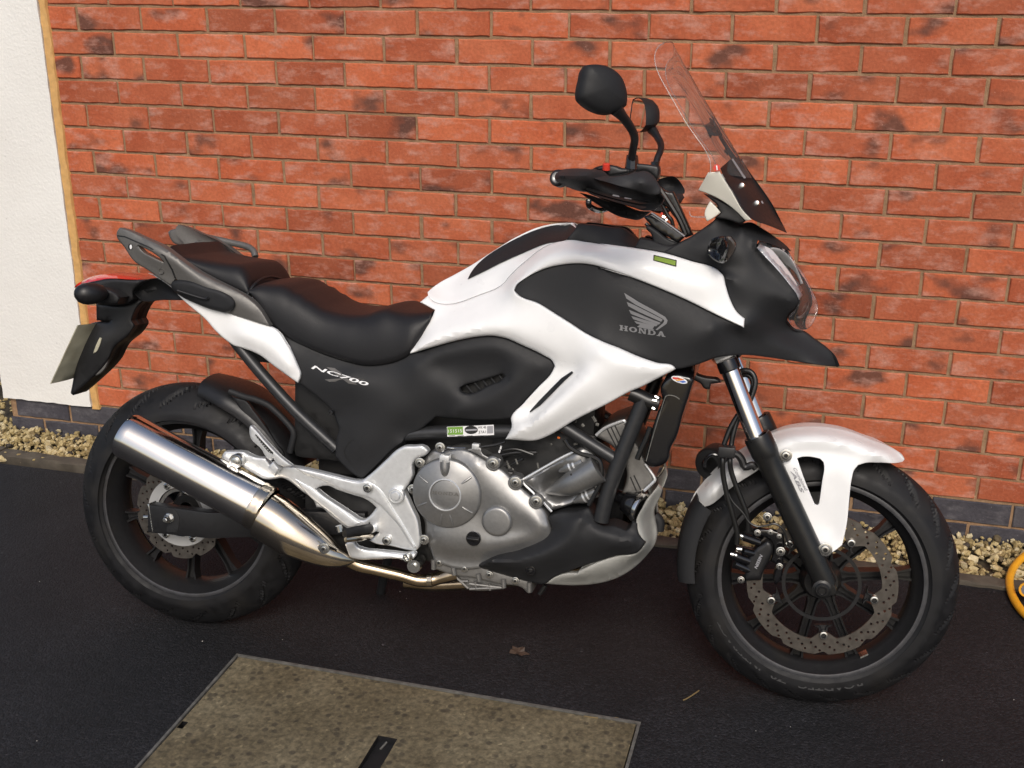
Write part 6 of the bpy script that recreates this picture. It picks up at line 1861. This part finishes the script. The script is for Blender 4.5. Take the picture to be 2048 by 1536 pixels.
panel('master_cylinder', hb, 'black_plastic', g(ZT, -.20, "1035,300 1050,160 1075,125 1165,125 1172,235 1300,245 1455,270 1460,300 1430,460 1380,395 1290,335 1180,345"), .045, 5, 8, mirror=False)
panel('meter_cables', hb, 'hose_black', g(ZT, .02, "1480,540 1600,600 1640,595 1760,850 1895,1150 1800,1190 1720,1010 1620,880 1560,800 1490,760 1520,680"), .03, 5, 9)
panel('riser_cover', hb, 'gloss_black', g(ZT, -.060, "1265,925 1360,868 1560,1000 1795,1165 1700,1255 1600,1190 1440,1100"), .05, 4, 9)
tube('riser_trim', hb, 'decal_text_grey', pxs(ZT, -.063, "1362,868 1500,960 1640,1060 1785,1168"), .0018, 6, 3)
panel('riser_shell', hb, 'matt_plastic', g(ZT, -.075, "1298,1020 1330,1035 1440,1105 1560,1200 1700,1256 1640,1300 1385,1310 1345,1120 1300,1080"), .06, 4, 9)
tube('control_cable', hb, 'hose_black', pxs(ZT, -.05, "1290,1000 1380,1100 1500,1180 1680,1250"), .0042, 8, 3)
tube('control_cable', hb, 'hose_black', pxs(ZT, .01, "1470,560 1600,760 1720,960 1800,1150"), .0060, 8, 3)
tube('control_cable', hb, 'hose_black', pxs(ZT, .03, "1500,760 1570,900 1620,960 1640,1050"), .0045, 8, 3)
for s in ("1500,920 1540,935", "1545,950 1560,970"):
    tube('yoke_bolt', hb, 'bolt_steel', pxs(ZT, -.01, s), .0055, 8, 1)
lathe('yoke_tag', hb, 'decal_red', U(*g(ZT, -.01, "1495,878")[0]), (0, 1, 0), [(.002, .003), (-.001, .003), (-.001, 0)], 10)
# mirrors
def mirror_unit(side):
    mr = sub('mirror')
    S = lambda v: Vector((v[0], v[1] if side < 0 else -v[1], v[2]))
    ol = [p for p in catmull(g(ZE, -.365, "560,230 640,222 712,245 762,292 790,360 800,430 796,480 745,520 682,538 600,520 542,482 515,450 512,400 525,330 540,262"), 4, True, 40)]
    cx = np.mean([p[0] for p in ol]); cy = np.mean([p[1] for p in ol])
    # lens-shaped housing: rim, swelling to the front
    ringN = len(ol); V = []; F = []
    fwd = Vector((.55, -.80, .12)).normalized() if side < 0 else Vector((.86, -.50, .08)).normalized()
    levels = [(1.0, 0), (1.0, .008), (.98, .015), (.93, .021), (.78, .027), (.45, .032), (0.02, .034)] if side < 0 else [(1.0, 0), (1.0, .008), (.98, .020), (.88, .034), (.64, .046), (.30, .053), (0.02, .055)]
    base = [U(p[0], p[1], -.365) for p in ol]
    # swing the rim plane so that the glass looks back along the bike
    c0 = U(cx, cy, -.365)
    pts = []
    for b_ in base:
        r = b_ - c0
        pts.append(Vector((r.x, r.x * .65, r.z)) if side < 0 else Vector((r.x * .58, r.x * .58 * 1.7, r.z * .95)))
    for k, d in levels:
        V += [S(c0 + p * k + fwd * (d - .012)) for p in pts]
    for i in range(len(levels) - 1):
        for j in range(ringN): F.append((i * ringN + j, i * ringN + (j + 1) % ringN, (i + 1) * ringN + (j + 1) % ringN, (i + 1) * ringN + j))
    F.append(tuple(range((len(levels) - 1) * ringN, len(levels) * ringN)))
    from_py('housing', V, F, 'matt_plastic', mr, 40)
    V = [S(c0 + p * .95 - fwd * .0105) for p in pts] + [S(c0 + p * 1.0 - fwd * .012) for p in pts]
    F = [tuple(range(ringN))]
    from_py('glass', V[:ringN], F, 'mirror_glass', mr, 0)
    F = [(j, (j + 1) % ringN, ringN + (j + 1) % ringN, ringN + j) for j in range(ringN)]
    from_py('glass_rim', V, F, 'matt_plastic', mr, 0)
    P = [U(*g(ZE, y, s)[0]) for y, s in ((-.350, "745,510"), (-.335, "790,560"), (-.31, "845,640"), (-.285, "862,700"), (-.265, "850,770"), (-.25, "842,850"), (-.25, "840,900"))]
    tube('stem', mr, 'black_plastic', [S(p) for p in P], [.013, .0095, .0085, .0080, .0080, .0085, .0085], 14, 4)
    tube('stem_nut', mr, 'gloss_black', [S(U(*g(ZE, -.25, "843,800")[0])), S(U(*g(ZE, -.25, "838,890")[0]))], [.0105, .0125], 8, 1)
mirror_unit(-1); mirror_unit(1)
# side stand on the far side
sd = sub('side_stand')
tube('stand_leg', sd, 'frame_grey', [Vector((.50, .12, .26)), Vector((.44, .20, .12)), Vector((.40, .262, -.035))], .012, 12, 3)
box('stand_foot', sd, 'frame_grey', .365, .43, .24, .29, -.049, -.043, .002)
